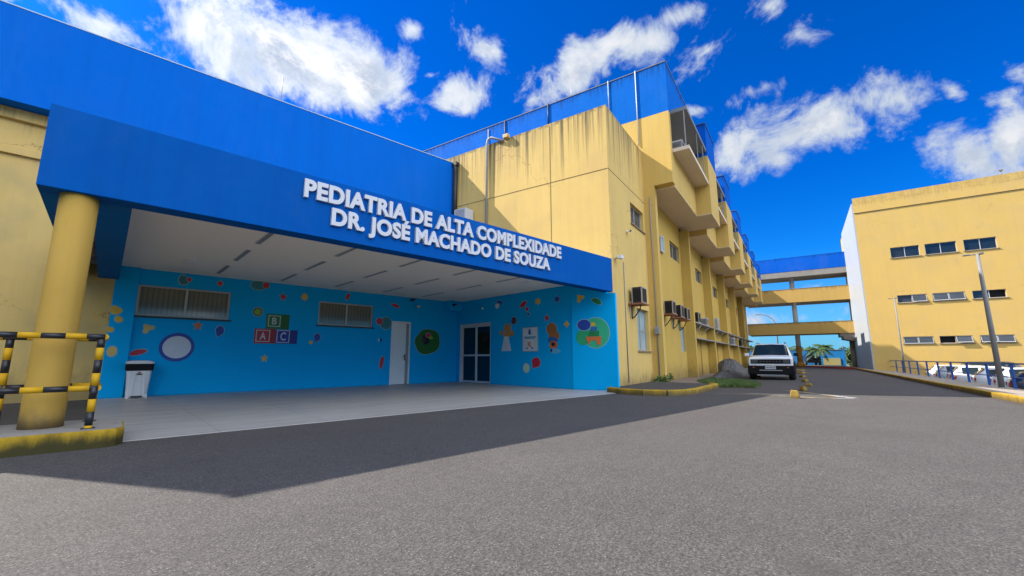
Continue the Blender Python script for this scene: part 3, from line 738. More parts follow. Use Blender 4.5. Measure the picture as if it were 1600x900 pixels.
for nm, ix, lb in [('leaf_shape',[0],None),('leaf_shape',[1],None),('leaf_shape',[2],None),('balloon_shape',[3],None),('fish_shape',[4,5],'teal and red painted fish'),('dot_shape',[6],'red painted dot'),
    ('duck_shape',[7],None),('star_shape',[8],'orange painted star'),('drop_shape',[9],'dark blue painted drop'),('ball_shape',[10,11],'white oval with a thick dark blue ring'),('leaf_shape',[12],'red painted leaf'),
    ('ball_shape',[13,14],'teal ball with a red spot'),('star_shape',[15],'red painted star'),('sun_shape',[16],'small yellow painted sun'),('ball_shape',[17,18],'green ball with a dark rim'),('rattle_shape',[19,20],'dark blue rattle with a yellow tip'),
    ('star_shape',[21],'yellow painted star'),('leaf_shape',[22],None),('leaf_shape',[23],None),('ball_shape',[24,25],'teal ball with a red ball'),('leaf_shape',[26],None),('tree_shape',[27,28,29,30,31],'green painted bush with a dark figure in it'),
    ('kite_shape',[32,33],None),('leaf_shape',[34],None),('sun_shape',[35],None),('star_shape',[36],'dark blue painted star'),('drop_shape',[37],None),('dot_shape',[38],None),('star_shape',[39],'red painted star'),('flower_shape',[40],None),('balloon_shape',[41],None),
    ('doll_shape',[42,43,44,45,46],'tan doll in a white dress'),('toy_shape',[47,48,49,50,51,52,53],'brown and orange painted toy'),('balloon_shape',[54],'red painted balloon'),('ball_shape',[55],None),
    ('duck_shape',[56],'yellow painted duck'),('leaf_shape',[57],'green painted leaf'),('toy_castle_shape',[58,59,60,61,62,63,64],'green circle with a stacked toy castle')]:
    motif(nm, ix, lb)

def text_mesh(txt, size=1.0, extrude=.02, offset=.0, bevel=0, spacing=1.0):
    cu = bpy.data.curves.new('lettering', 'FONT'); cu.body = txt; cu.size = size; cu.extrude = extrude; cu.offset = offset; cu.bevel_depth = bevel; cu.bevel_resolution = 1; cu.space_character = spacing; cu.resolution_u = 5
    ob = bpy.data.objects.new('lettering', cu); COL.objects.link(ob)
    dg = bpy.context.evaluated_depsgraph_get(); dg.update()
    me = bpy.data.meshes.new_from_object(ob.evaluated_get(dg)); bpy.data.objects.remove(ob); bpy.data.curves.remove(cu)
    bm = bmesh.new(); bm.from_mesh(me); bpy.data.meshes.remove(me); bmesh.ops.remove_doubles(bm, verts=bm.verts, dist=1e-5)
    return bm
def islands(bm):
    seen = set(); out = []
    bm.verts.ensure_lookup_table()
    for v in bm.verts:
        if v in seen: continue
        st = [v]; seen.add(v); comp = []
        while st:
            x = st.pop(); comp.append(x)
            for e in x.link_edges:
                y = e.other_vert(x)
                if y not in seen: seen.add(y); st.append(y)
        out.append(comp)
    out.sort(key=lambda c: min(v.co.x for v in c)); grp = []
    for c in out:
        a, b = min(v.co.x for v in c), max(v.co.x for v in c)
        if grp:
            g = grp[-1]; ov = min(b, g[1])-max(a, g[0])
            if ov > .6*min(b-a, g[1]-g[0]): g[2].extend(c); g[0] = min(a, g[0]); g[1] = max(b, g[1]); continue
        grp.append([a, b, list(c)])
    return [g[2] for g in grp]
def flat_letter(txt, O, A, N, w, h, mat, name, par, th, d=.003):
    bm = text_mesh(txt, 1, .5, .02); xs = [v.co.x for v in bm.verts]; ys = [v.co.y for v in bm.verts]; x0, y0 = min(xs), min(ys); sx, sy = w/(max(xs)-x0), h/(max(ys)-y0)
    m = M(); m.bm.free(); m.bm = bm; B = Vector((0,0,1))
    for v in bm.verts: v.co = Vector(O)+Vector(A)*((v.co.x-x0)*sx)+B*((v.co.y-y0)*sy)+Vector(N)*(d*(v.co.z+.5))
    return m.build(name, mat, th, parent=par, recalc=True)
# alphabet blocks on the back wall
def block(ch, a0, a1, b0, b1, ia0, ia1, ib0, ib1, c, dark):
    m = M(); m.box(a0,a1,15.343,15.349,b0,b1,0); m.box(ia1+.03,a1,15.3415,15.343,b0,b1,1)
    e = .022
    for q in ((ia0,ia1,ib1-e,ib1), (ia0,ia1,ib0,ib0+e), (ia0,ia0+e,ib0+e,ib1-e), (ia1-e,ia1,ib0+e,ib1-e)): m.box(q[0],q[1],15.340,15.3425,q[2],q[3],2)
    o = m.build('alphabet_block', [c, dark, EDGE2], ped, label='painted toy block with the letter '+ch)
    flat_letter(ch, (ia0+.11,15.3425,ib0+.07), (1,0,0), (0,-1,0), ia1-ia0-.22, ib1-ib0-.14, EDGE2, 'letter', o, ped)
EDGE2 = plain('mural_pale_lettering', (.55,.58,.55), .5)
block('B', 3.643,4.327,1.955,2.437, 3.70,4.06,2.03,2.39, plain('block_green', (.015,.16,.03), .5), plain('block_dark_green', (.006,.10,.008), .5))
block('A', 3.342,3.958,1.485,1.951, 3.39,3.785,1.535,1.91, plain('block_red', (.42,.02,.03), .5), plain('block_dark_red', (.30,.012,.018), .5))
block('C', 3.962,4.611,1.487,1.937, 3.985,4.37,1.52,1.925, plain('block_blue', (.012,.03,.30), .5), plain('block_dark_blue', (.006,.015,.19), .5))

sign = Thing('entrance_sign', 'white raised capital letters spelling the pediatric entrance name across the blue fascia', 'sign', 'P', (5.5,7.42,3.3))
def lettering(txt, u0, u1, z0, cap, thick=.055):
    bm = text_mesh(txt, 1, .5, .042, 0, 1.05)
    xs = [v.co.x for v in bm.verts]; x0, x1 = min(xs), max(xs)
    Hb = [v.co.y for v in bm.verts if v.co.x < x0+.5]; capn = max(Hb)-min(Hb); yb = min(Hb)
    sx, sy = (u1-u0)/(x1-x0), cap/capn
    for g in islands(bm):
        m = M(); mp = {v: m.bm.verts.new((u0+(v.co.x-x0)*sx, 7.418-thick*(v.co.z+.5), z0+(v.co.y-yb)*sy)) for v in g}
        for f in {f for v in g for f in v.link_faces}: m.bm.faces.new([mp[v] for v in f.verts])
        m.build('letter', sign_white, sign, recalc=True)
    bm.free()
lettering('PEDIATRIA DE ALTA COMPLEXIDADE', 2.14, 8.83, 3.70, .325)
lettering('DR. JOSÉ MACHADO DE SOUZA', 2.62, 8.36, 3.31, .315)

# ---------------------------------------------------------------- the long hospital block
hos = Thing('hospital_building', 'long yellow hospital block with projecting bays, pilasters and a blue rooftop parapet', 'building', 'Y', (17.15,4.85,0))
BAY = 6.1
plain('bay_coping_grey', (.06,.09,.16), .7)
def zs(k, z):                       # the bays step down slightly along the facade
    return 1+(z-1)*(1, .955, .915, .89, .872, .86)[k]
def hospital():
    T = hos
    # front wing
    m = M(); m.wall((13.09,20,4.06), (0,-1,0), (-1,0,0), 15.15, 5.66); m.face([(13.09,4.85,0),(13.09,4.85,4.06),(13.09,4.98,4.06),(13.09,4.98,0)])
    m.face([(13.09,4.98,4.06),(17.1,4.98,4.06),(17.1,20,4.06),(13.09,20,4.06)])
    holes = [(2.21,3.80,6.04,6.86), (2.36,3.80,1.28,2.84)]
    m.wall((13.09,4.85,0), (1,0,0), (0,-1,0), 4.30, 9.72, holes, .20)
    m.face([(13.09,4.85,9.72),(17.149,4.85,9.72),(17.149,20,9.72),(13.09,20,9.72)]); m.build('wing', yellow_wing, T)
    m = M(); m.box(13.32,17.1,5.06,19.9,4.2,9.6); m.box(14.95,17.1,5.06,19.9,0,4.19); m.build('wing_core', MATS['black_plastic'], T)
    m = M()
    for z in (7.36,): m.box(13.083,13.09,4.87,19.9,z,z+.018); m.box(13.1,17.1,4.843,4.85,z,z+.018)
    m.box(13.083,13.09,7.05,7.066,4.1,9.6); m.build('movement_joint', joint_dark, T)
    window_unit(T, (15.30,4.85,6.04), (1,0,0), (0,-1,0), 1.59, .82, glass_grey, alu, 1, .05, .17, sill=.05)
    window_unit(T, (15.45,4.85,1.28), (1,0,0), (0,-1,0), 1.44, 1.56, glass_frost, alu, 1, .05, .17, sill=.05, label='tall frosted window in two columns')
    m = M(); m.box(15.5,16.84,4.985,5.01,2.02,2.07); m.build('window_transom', alu, T)
    # tower front and core
    m = M(); m.prism([(17.15,3.65),(17.45,3.65),(17.45,4.852),(17.45,20),(17.15,20)], 8.05, 11.19); m.prism([(17.15,4.40),(17.47,4.40),(17.47,20),(17.15,20)], -.05, 8.048)
    m.build('tower_front', yellow_box, T)
    m = M(); m.prism([(17.15,3.65),(22.0,3.65),(22.0,20),(17.15,20)], 11.36, 13.44); m.prism([(17.15,3.65),(17.45,3.65),(17.45,20),(17.15,20)], 11.192, 11.358); m.build('parapet', blue_tower, T)
    m = M(); m.prism([(17.13,3.63),(22.0,3.63),(22.0,3.75),(17.25,3.75),(17.25,20),(17.13,20)], 13.442, 13.475); m.build('parapet_coping', grey_soffit, T)
    m = M(); m.box(22.02,57,5.2,20,0,9.9); m.box(17.48,22.0,5.2,20,0,11.3); m.build('core', yellow_tower, T)
    # recessed wall behind the pilasters, one bay per panel
    for k in range(6):
        u0 = 17.472+BAY*k if k == 0 else 17.35+BAY*k+.29; u1 = 17.35+BAY*(k+1)-.003 if k < 5 else 56.4
        h = zs(k, 8.05)
        hs = [(21.2+BAY*k-u0, 23.1+BAY*k-u0, 5.85*(h-1)/7.05+.05, 6.7*(h-1)/7.05+.05)]
        if k == 0: hs.append((22.3-u0, 23.3-u0, 1.33, 2.55))
        m = M(); m.wall((u0,4.86,0), (1,0,0), (0,-1,0), u1-u0, h, hs, .18); m.build('facade_panel', yellow_tower, T)
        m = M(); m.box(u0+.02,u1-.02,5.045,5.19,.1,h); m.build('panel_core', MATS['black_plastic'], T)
        a0, a1, b0, b1 = hs[0]; window_unit(T, (u0+a0,4.86,b0), (1,0,0), (0,-1,0), a1-a0, b1-b0, glass_grey, alu, 1, .05, .14)
        if k == 0:
            a0, a1, b0, b1 = hs[1]; window_unit(T, (u0+a0,4.86,b0), (1,0,0), (0,-1,0), a1-a0, b1-b0, glass_frost, alu, 0, .05, .12, label='narrow frosted window')
            window_unit(T, (19.15,4.83,5.75), (1,0,0), (0,-1,0), .55, .75, glass_frost, alu_white, 0, .05, -.03)
        if k:
            m = M(); u = 17.35+BAY*k; m.box(u,u+.28,4.40,5.0,-.05,h+.02,0,.01); m.build('pilaster', yellow_tower, T)
    m = M(); m.box(47.85,48.13,4.40,5.0,-.05,7.1,0,.01); m.build('pilaster', yellow_tower, T)
    # projecting corridor bays: A is the flat stretch, B the box that sticks out further
    for k in range(6):
        d = BAY*k; zl, zsl, zc, zt = zs(k, 7.97), zs(k, 9.45), zs(k, 10.98), zs(k, 12.72)
        u0 = 17.455 if k == 0 else 24.56+BAY*(k-1); uB0, uB1 = 21.95+d, 24.55+d
        m = M(); m.box(u0,uB0-.002,3.65,4.858,zl+.012,zsl,0); m.build('bay_wall', yellow_box, T)
        m = M(); m.box(u0,uB0-.003,3.65,5.2,zl-.02,zl+.01); m.build('bay_soffit', soffit, T)
        m = M(); m.box(u0+.02,uB0-.004,3.0,4.7,zsl+.002,zsl+.16); m.build('balcony_slab', soffit, T)
        m = M(); m.box(u0+.01,uB0-.004,4.5,5.19,zsl+.162,zc+.2); m.build('balcony_recess_wall', grey_soffit, T)
        m = M(); m.box(u0+.01,uB0-.004,3.0,5.19,zc+.202,zc+.36); m.build('balcony_canopy', grey_soffit, T)
        for q in ((u0+.01,u0+.05,3.10,3.14), (uB0-.9,uB0-.86,3.02,3.06), (u0+2.2,u0+2.23,3.03,3.06)): m = M(); m.box(*q,zsl+.162,zc+.2); m.build('balcony_post', grey_pipe, T)
        m = M(); m.box(uB0,uB1,2.97,4.858,zl+.012,zc,0); m.build('bay_box', yellow_box, T)
        m = M(); m.box(uB0+.001,uB1-.001,2.972,4.858,zl-.02,zl+.01); m.build('bay_box_soffit', soffit, T)
        m = M(); m.box(uB0+.003,uB1-.003,2.973,5.6,zc+.002,zt); m.build('bay_parapet', paint('blue_bay_paint_%s' % 'abcdef'[k], (.001,.105,.50), drip=(zt,.5,.75), streak=.2, grime=(.01,.02,.05), spec=.05), T)
        m = M(); m.box(uB0-.02,uB1+.02,2.95,5.62,zt+.002,zt+.045); m.build('bay_coping', MATS['bay_coping_grey'], T)
        if k:
            m = M(); m.box(24.56+BAY*(k-1),uB0-.004,3.66,3.9,zc+.37,zt-.1); m.build('balcony_parapet', blue_tower, T)
    m = M(); m.box(54.9+.16,56.4,3.65,5.2,6.9,10.2); m.build('bay_wall', yellow_box, T)
    # pipes on the tower front
    for v, z0, z1, r, mm in ((4.93,9.95,13.5,.022,alu_white), (6.18,12.0,13.5,.018,alu_white), (9.3,12.2,13.5,.03,dark_metal), (11.9,12.0,13.45,.03,dark_metal), (13.0,11.5,13.3,.02,alu)):
        m = M(); m.tube([(17.12,v,z0),(17.12,v,z1)], r, 8); m.build('downpipe', mm, T)
    m = M(); m.tube([(17.5,8.2,13.45),(17.5,8.2,14.25)], .012, 6); m.build('lightning_rod', alu, T)
    m = M(); m.prism([(15.2,8.4),(16.9,8.4),(16.9,13.6),(15.2,13.6)], 9.8, 10.05); m.build('roof_cover', blue_upper, T)
    # service pipe with an elbow, and black downpipe at the blue wall
    m = M(); m.tube([(13.02,9.95,4.15),(13.02,9.95,9.72),(13.02,9.90,9.90),(13.02,9.75,9.95),(13.02,9.12,9.62)], .05, 10); m.build('service_pipe', grey_pipe, T)
    m = M(); m.tube([(13.0,11.62,6.3),(13.0,11.62,9.25)], .10, 10); m.box(12.9,13.08,11.5,11.75,9.2,9.35); m.build('rain_downpipe', dark_metal, T)
    # conduit and meter box on the first pilaster
    m = M(); m.tube([(17.11,4.60,.1),(17.11,4.60,5.2),(17.11,4.60,7.6)], .022, 8); m.build('conduit', grey_pipe, T)
    m = M(); m.box(17.02,17.148,4.50,4.68,1.93,2.22,0,.02); m.build('junction_box', grey_pipe, T)
    m = M(); m.tube([(14.2,4.83,.2),(14.2,4.83,4.3)], .016, 6); m.build('conduit', grey_pipe, T)
    # service ledges between the pilasters
    for k in range(1, 6):
        u0 = 17.35+BAY*k+.282; u1 = 17.35+BAY*(k+1)-.002 if k < 5 else 56.3
        for z in (2.0, 2.82):
            m = M(); m.box(u0,u1,4.36,4.858,z,z+.07,0,.008); m.build('service_ledge', concrete, T)
        for q in (1.7, 3.9): m = M(); m.tube([(u0+q,4.85,2.35),(u0+q,4.42,2.80)], .02, 6); m.build('ledge_bracket', alu_white, T)
        for q in (1.75, 3.4): m = M(); m.box(u0+q,u0+q+.10,4.80,4.858,.1,1.998); m.build('ledge_rib', yellow_tower, T)
hospital()

# ---------------------------------------------------------------- covered footbridge
bri = Thing('footbridge', 'three-level covered footbridge with a blue top band linking the two yellow buildings over the road', 'bridge', 'Y', (58.3,.1,0))
def bridge():
    T = bri; y0, y1 = -5.0, 4.84
    m = M(); m.box(56.5,60,y0,y1,10.62,12.25,0,.02); m.build('top_parapet', blue_bridge, T)
    yb = paint('yellow_bridge_paint', (.55,.36,.11), streak=.2, drip=(8.62,.5,.7)); yb2 = paint('yellow_lower_bridge_paint', (.55,.36,.11), streak=.2, drip=(4.86,.4,.7))
    m = M(); m.box(56.52,59.98,y0,y1,10.0,10.618); m.build('roof_beam', concrete, T)
    for z0, z1, mm in ((7.12,8.62,yb), (3.6,4.86,yb2)):
        m = M(); m.box(56.5,56.7,y0,y1,z0,z1,0,.01); m.box(59.8,60,y0,y1,z0,z1,0,.01); m.build('parapet', mm, T)
        m = M(); m.box(56.705,59.795,y0,y1,z0+.05,z0+.3); m.build('deck', concrete, T)
        m = M(); m.box(56.48,56.72,y0,y1,z1+.002,z1+.04); m.build('parapet_cap', concrete, T)
    for u in (57.9, ):
        m = M(); m.tube([(u,.12,2.3),(u,.12,10.0)], .24, 14); m.build('column', paint('pale_column_render', (.62,.60,.57), streak=.2), T)
        m = M(); m.tube([(u,.12,0),(u,.12,2.3)], .27, 14); m.lathe([(.46,0),(.44,.30),(.36,.42),(.30,.6)], (u,.12,0), 16); m.build('column_base', paint('ochre_column_paint', (.36,.16,.02), streak=.6, patch=.8), T)
    m = M(); m.ext([(0,0),(1.55,0),(1.55,-.95),(.25,-.62),(.25,-.35),(0,-.35)], (56.6,-3.65,3.6), (0,-1,0), (0,0,1), (1,0,0), 3.2); m.build('corbel', concrete, T)
    m = M(); m.tube([(58.2,-4.65,-.2),(58.2,-4.65,2.8)], .22, 12); m.build('end_column', concrete, T)
bridge()

# ---------------------------------------------------------------- yellow block on the right
blk = Thing('yellow_block', 'plain yellow three-storey block with rows of small awning windows and a white end wall', 'building', 'Y', (46,-4.95,LOT))
def block_right():
    T = blk; V0 = -4.95
    cols = [(-6.95,-8.72), (-9.05,-10.85), (-11.25,-13.0)]; cols += [(-15.6-2.2*i,-17.35-2.2*i) for i in range(6)]
    rows = [(9.15,10.02), (5.42,6.03), (2.12,2.68)]
    hs = [(V0-c0, V0-c1, b0-LOT, b1-LOT) for c0, c1 in cols for b0, b1 in rows]
    m = M(); m.wall((46,V0,LOT), (0,-1,0), (-1,0,0), 40, 15.72, hs, .30); m.box(46.32,60,V0-40,V0-.02,LOT,14.2)
    for f in m.bm.faces: pass
    m.build('walls', yellow_right, T)
    m = M(); m.box(45.955,46.0,V0-40,V0+.0,13.355,13.40); m.build('cornice_line', joint_dark, T)
    m = M(); m.box(45.985,60.05,V0-40,V0-.0,14.222,14.26); m.box(45.985,45.998,V0-40,V0,13.402,14.22); m.build('parapet', yellow_right, T)
    m = M(); m.box(46.0,57.0,V0+.001,V0+.10,LOT,14.28); m.build('end_wall', white_cladding, T)
    m = M()
    for i in range(1, 9): m.box(46+1.22*i,46.012+1.22*i,V0+.10,V0+.104,LOT+.3,14.1)
    m.build('cladding_joint', plain('cladding_joint_grey', (.45,.47,.5), .6), T)
    ops = {(0,1):{1:.28}, (1,1):{0:.25,1:.25}, (2,1):{1:'gone'}, (0,2):{0:.22,1:.22}, (1,2):{0:'gone',1:.42}, (2,2):{0:.38,1:.30}}
    for i, (c0, c1) in enumerate(cols):
        for j, (b0, b1) in enumerate(rows):
            op = ops.get((i, j)) if i < 3 else random.choice((None, {0:.25}, {1:.3}, {0:.25,1:.25}))
            if j == 0: op = None
            window_unit(T, (46,c0,b0), (0,-1,0), (-1,0,0), c0-c1, b1-b0, glass_dark if (j == 0 or op is None or i == 2 and j == 1) else glass_grey, alu_white, 1, .03, .12, op, sill=.05)
    m = M(); m.tube([(46.3,-14.0,14.2),(46.3,-14.0,15.35)], .03, 6); m.box(46.22,46.38,-14.1,-13.9,15.1,15.2); m.build('roof_antenna', pole_grey, T)
block_right()

# ---------------------------------------------------------------- barrier round the column
bar = Thing('safety_barrier', 'black and yellow striped tubular barrier standing round the yellow column', 'barrier', 'P', (-.8,7.6,.2))
def barrier():
    T = bar
    def striped(m, p, q, r, per=.36, duty=.45, off=0):
        p, q = Vector(p), Vector(q); L = (q-p).length; d = (q-p)/L; s = -off; k = 0
        while s < L:
            for a, b, mi in ((s, s+per*duty, 1), (s+per*duty, s+per, 0)):
                a, b = max(a, 0), min(b, L)
                if b-a > .005: m.tube([p+d*a, p+d*b], r*(1.0 if mi == 0 else 1.012), 12, mi)
            s += per
    mats = [rail_black, rail_yellow]
    for v, us in ((7.17, (-.05,-1.55,-3.05,-4.5)), (8.02, (-.05,-.86,-2.3,-3.8))):
        for u in us:
            m = M(); striped(m, (u,v,.19), (u,v,1.235), .036, .30, .48, .1); m.build('post', mats, T)
        for z in (.66, 1.265):
            m = M(); striped(m, (-.02,v,z), (-4.6,v,z), .033, .37, .47, .21 if z > 1 else .30); m.build('rail', mats, T)
    for z in (.66, 1.265):
        m = M(); striped(m, (-.02,7.17,z), (-.02,8.02,z), .033, .37, .47, .1); m.build('rail', mats, T)
    for v in (7.17, 8.02):
        m = M(); m.box(-.11,.01,v-.06,v+.06,.19,.207); m.build('foot_plate', rail_black, T)
barrier()

# ---------------------------------------------------------------- pedal bin
bn = Thing('pedal_bin', 'white plastic pedal bin with a black rim standing by the blue pilaster', 'bin', 'P', (.70,15.02,.012))
def bin_():
    T = bn; c = (.70,15.02)
    def rr(w, d, z, n=6, rad=.08):
        P = []
        for sx, sy, a0 in ((1,1,0),(-1,1,90),(-1,-1,180),(1,-1,270)):
            for i in range(n+1):
                a = R(a0+90*i/n); P.append(Vector((c[0]+sx*(w/2-rad)+rad*math.cos(a), c[1]+sy*(d/2-rad)+rad*math.sin(a), z)))
        return P
    def loft(m, rings, mi=0, capb=True, capt=True):
        vs = [[m.bm.verts.new(p) for p in r] for r in rings]
        for a, b in zip(vs, vs[1:]):
            for i in range(len(a)):
                j = (i+1) % len(a); f = m.bm.faces.new((a[i],a[j],b[j],b[i])); f.material_index = mi; f.smooth = False
        if capb: m.bm.faces.new(vs[0][::-1])
        if capt: m.bm.faces.new(vs[-1])
    m = M(); loft(m, [rr(.42,.40,.015), rr(.45,.43,.35), rr(.50,.48,.70)]); 
    for s in (-1, 1): m.ext([(s*.13-.02,.06),(s*.13+.02,.06),(s*.09+.02,.66),(s*.09-.02,.66)], (c[0],c[1]-.245,0), (1,0,0), (0,0,1), (0,-1,0), .022)
    m.box(c[0]-.21,c[0]-.15,c[1]-.235,c[1]-.17,.012,.10); m.box(c[0]+.15,c[0]+.21,c[1]-.235,c[1]-.17,.012,.10)
    m.build('body', white_plastic, T)
    m = M(); loft(m, [rr(.51,.49,.70), rr(.555,.535,.72), rr(.565,.545,.86), rr(.55,.53,.875)]); m.build('rim', black_plastic, T)
    m = M(); loft(m, [rr(.56,.54,.878), rr(.57,.55,.905), rr(.50,.48,.945), rr(.30,.28,.965)]); m.build('lid', white_plastic, T)
    m = M(); m.box(c[0]-.11,c[0]+.11,c[1]-.33,c[1]-.19,.04,.065,0,.008); m.build('pedal', black_plastic, T)
    m = M(); m.box(c[0]-.05,c[0]+.05,c[1]-.262,c[1]-.25,.60,.625,0); m.box(c[0]-.03,c[0]+.03,c[1]-.262,c[1]-.25,.64,.67,1); m.build('sticker', [black_plastic, plain('sticker_orange', (.5,.1,.02), .5)], T)
bin_()

# ---------------------------------------------------------------- poster, lamps and cameras on the walls
pos_t = Thing('wall_poster', 'white framed notice poster with a blue figure right of the glass door', 'poster', 'P', (11.145,10.82,1.25))
m = M(); m.box(11.118,11.146,10.45,11.20,1.25,2.12,0); m.box(11.114,11.118,10.47,11.18,1.27,2.10,1); m.build('board', [alu, plain('poster_paper', (.62,.64,.64), .5)], pos_t)
m = M(); X = 11.114
def pq(y0, y1, z0, z1, mi, d=.002): m.box(X-d, X, y0, y1, z0, z1, mi)
pq(10.78,10.90,1.86,2.02,0); pq(10.81,10.87,2.025,2.07,0); pq(10.75,10.78,1.86,1.90,0); pq(10.52,11.14,1.74,1.79,1); pq(10.58,11.08,1.70,1.735,1)
pq(10.80,10.95,1.44,1.60,2); pq(10.74,10.86,1.40,1.46,2,.003); pq(10.92,11.02,1.34,1.39,0); pq(10.66,10.76,1.34,1.39,0)
for i in range(5): pq(11.04,11.13,1.36+.07*i,1.375+.07*i,3); pq(10.53,10.62,1.36+.07*i,1.375+.07*i,3)
m.build('printing', [plain('print_blue', (.02,.10,.32), .5), plain('print_teal', (.10,.30,.42), .5), plain('print_pink', (.55,.25,.18), .5), plain('print_grey', (.35,.38,.40), .5)], pos_t)

def bullet_cam(fr, p, n, label, name='security_camera', cat='camera', col=None):
    """p on the wall, n outwards (frame coordinates)"""
    T = Thing(name, label, cat, fr, p); p = Vector(p); n = Vector(n)
    side = Vector((-n.y, n.x, 0)); col = col or white_plastic
    m = M(); m.tube([p, p+n*.03], .05, 12); m.tube([p+n*.03, p+n*.14+Vector((0,0,-.01))], .018, 8); m.build('bracket', col, T)
    a = p+n*.14-side*.02; d = (n*.3+side*-.8+Vector((0,0,-.25))).normalized()
    m = M(); m.tube([a-d*.10, a+d*.14], .042, 12); m.box(a.x-.002,a.x+.002,a.y-.002,a.y+.002,a.z,a.z+.06); m.build('body', col, T)
    m = M(); m.tube([a+d*.141, a+d*.146], .032, 12); m.build('lens', black_plastic, T)
bullet_cam('Y', (14.75,4.85,5.55), (0,-1,0), 'small white bullet camera under the small window of the front wing')
bullet_cam('P', (9.12,15.35,3.10), (0,-1,0), 'small white wall camera above the white porch door')
bullet_cam('P', (8.88,15.35,3.36), (0,-1,0), 'tiny dark sensor at the ceiling line left of the porch camera', 'motion_sensor', 'sensor', dark_metal)
bullet_cam('P', (10.62,14.90,3.26), (0,-1,0), 'small dark camera on the blue duct in the porch corner', 'security_camera', 'camera', dark_metal)
t_ = Thing('wall_floodlight', 'small pale floodlight at the corner of the front wing just above the blue fascia end', 'lamp', 'Y', (13.40,4.85,4.28))
m = M(); m.box(13.36,13.44,4.70,4.85,4.26,4.30); m.build('arm', alu, t_)
m = M(); m.box(13.28,13.50,4.58,4.72,4.24,4.36,0,.02); m.build('lamp_head', white_plastic, t_)
t_ = Thing('wall_bulb', 'small round lamp on the blue side wall above the glass door', 'lamp', 'P', (11.15,13.54,3.04))
m = M(); m.lathe([(.045,-.03),(.05,0),(.045,.03)], (11.12,13.54,3.04), 12); m.build('bulb', plain('bulb_glass', (.85,.78,.6), .3), t_, recalc=True)
m = M(); m.tube([(11.149,13.54,3.04),(11.125,13.54,3.04)], .03, 10); m.build('holder', white_plastic, t_)
t_ = Thing('roof_floodlight', 'small ochre floodlight on the tip of the bent service pipe', 'lamp', 'Y', (13.02,9.05,9.75))
m = M(); m.box(12.93,13.10,8.86,9.10,9.68,9.84,0,.02); m.build('lamp_head', plain('ochre_lamp_housing', (.50,.32,.08), .5), t_)
m = M(); m.tube([(13.02,9.12,9.62),(13.02,9.05,9.70)], .03, 8); m.build('arm', grey_pipe, t_)

# ---------------------------------------------------------------- air conditioners
AC = []
def ac_unit(label, p, w=.56, d=.36, h=.56, shelf='bracket', white=False):
    """box unit on a wall facing -v; p = lower left corner on the wall"""
    T = Thing('air_conditioner', label, 'air conditioner', 'Y', p, 'air conditioners on the hospital walls')
    u, v, z = p; g = .04
    y1, y0 = v-.12, v-.12-d
    m = M(); m.box(u,u+w,y0,y1,z,z+h,0,.012); m.build('casing', alu_white if white else dark_metal, T)
    m = M(); e = .035
    for x in (u-.004, u+w-e+.004):
        for y in (y0-.004, y1-e+.004): m.box(x,x+e,y,y+e,z+.002,z+h+.004)
    for q in ((u+e,u+w-e,y0-.004,y0+e-.004), (u+e,u+w-e,y1-e+.004,y1+.004)): m.box(*q,z+h-e+.004,z+h+.004); m.box(*q,z+.002,z+e)
    m.build('frame', alu, T)
    m = M()
    for i in range(11): zz = z+.06+i*(h-.12)/11; m.box(u-.006,u-.001,y0+e,y1-e,zz,zz+.018); m.box(u+e,u+w-e,y0-.006,y0-.001,zz,zz+.018)
    m.build('louvres', black_plastic if not white else dark_metal, T)
    m = M(); m.tube([(u+.1,y1-.02,z+.12),(u+.1,v-.02,z+.05),(u+.1,v-.02,z-.5)], .018, 6); m.build('hose', white_plastic, T)
    if shelf == 'bracket':
        m = M(); m.box(u-.08,u+w+.08,y0-.05,v-.01,z-.05,z-.004); m.build('shelf', rust, T)
        m = M()
        x = u+w*.5; m.tube([(x,v-.01,z-.50),(x,v-.12,z-.44),(x,v-.30,z-.20),(x,v-.34,z-.055)], .02, 6); m.box(x-.02,x+.02,v-.03,v-.002,z-.53,z-.055)
        m.build('bracket', dark_metal, T)
    return T
ac_unit('dark air conditioner on a rusty bracket above the tall frosted window', (14.60,4.85,2.90))
ac_unit('dark air conditioner on a rusty shelf, nearest of the row of three', (18.95,4.86,2.90))
ac_unit('dark air conditioner on a rusty shelf, middle of the row of three', (20.55,4.86,2.88))
ac_unit('dark air conditioner, farthest of the row of three, tight against the second pilaster', (21.85,4.86,2.86))
ac_unit('dark air conditioner at the near end of the upper concrete ledge', (24.6,4.86,2.895), shelf=None)
ac_unit('low pale framed air conditioner second along the upper concrete ledge', (27.0,4.86,2.895), h=.46, shelf=None, white=True)
ac_unit('white sided air conditioner standing alone on the second stretch of the upper ledge', (30.9,4.86,2.895), w=.7, h=.74, shelf=None, white=True)
ac_unit('pale air conditioner standing on the lower ledge in the third ledge bay', (38.8,4.86,2.075), w=.8, shelf=None, white=True)
ac_unit('dark air conditioner standing on the lower ledge of the far ledge bay', (44.6,4.86,2.075), shelf=None)
ac_unit('white air conditioner on the high balcony slab below the blue parapet', (17.85,3.95,9.62), w=.7, d=.5, h=.5, shelf=None, white=True)
def ac_back():
    T = Thing('air_conditioner', 'white air conditioner peeping over the blue fascia beside the black downpipe', 'air conditioner', 'Y', (13.09,10.9,6.65), 'air conditioners on the hospital walls')
    m = M(); m.box(12.50,13.0,10.6,11.2,6.50,6.98,0,.015); m.build('casing', alu_white, T)
    m = M()
    for i in range(8): m.box(12.494,12.499,10.66,11.14,6.55+.05*i,6.57+.05*i)
    m.build('louvres', grey_pipe, T)
    m = M(); m.box(12.52,13.088,10.64,10.68,6.45,6.497); m.box(12.52,13.088,11.11,11.15,6.45,6.497); m.build('bracket', grey_pipe, T)
ac_back()

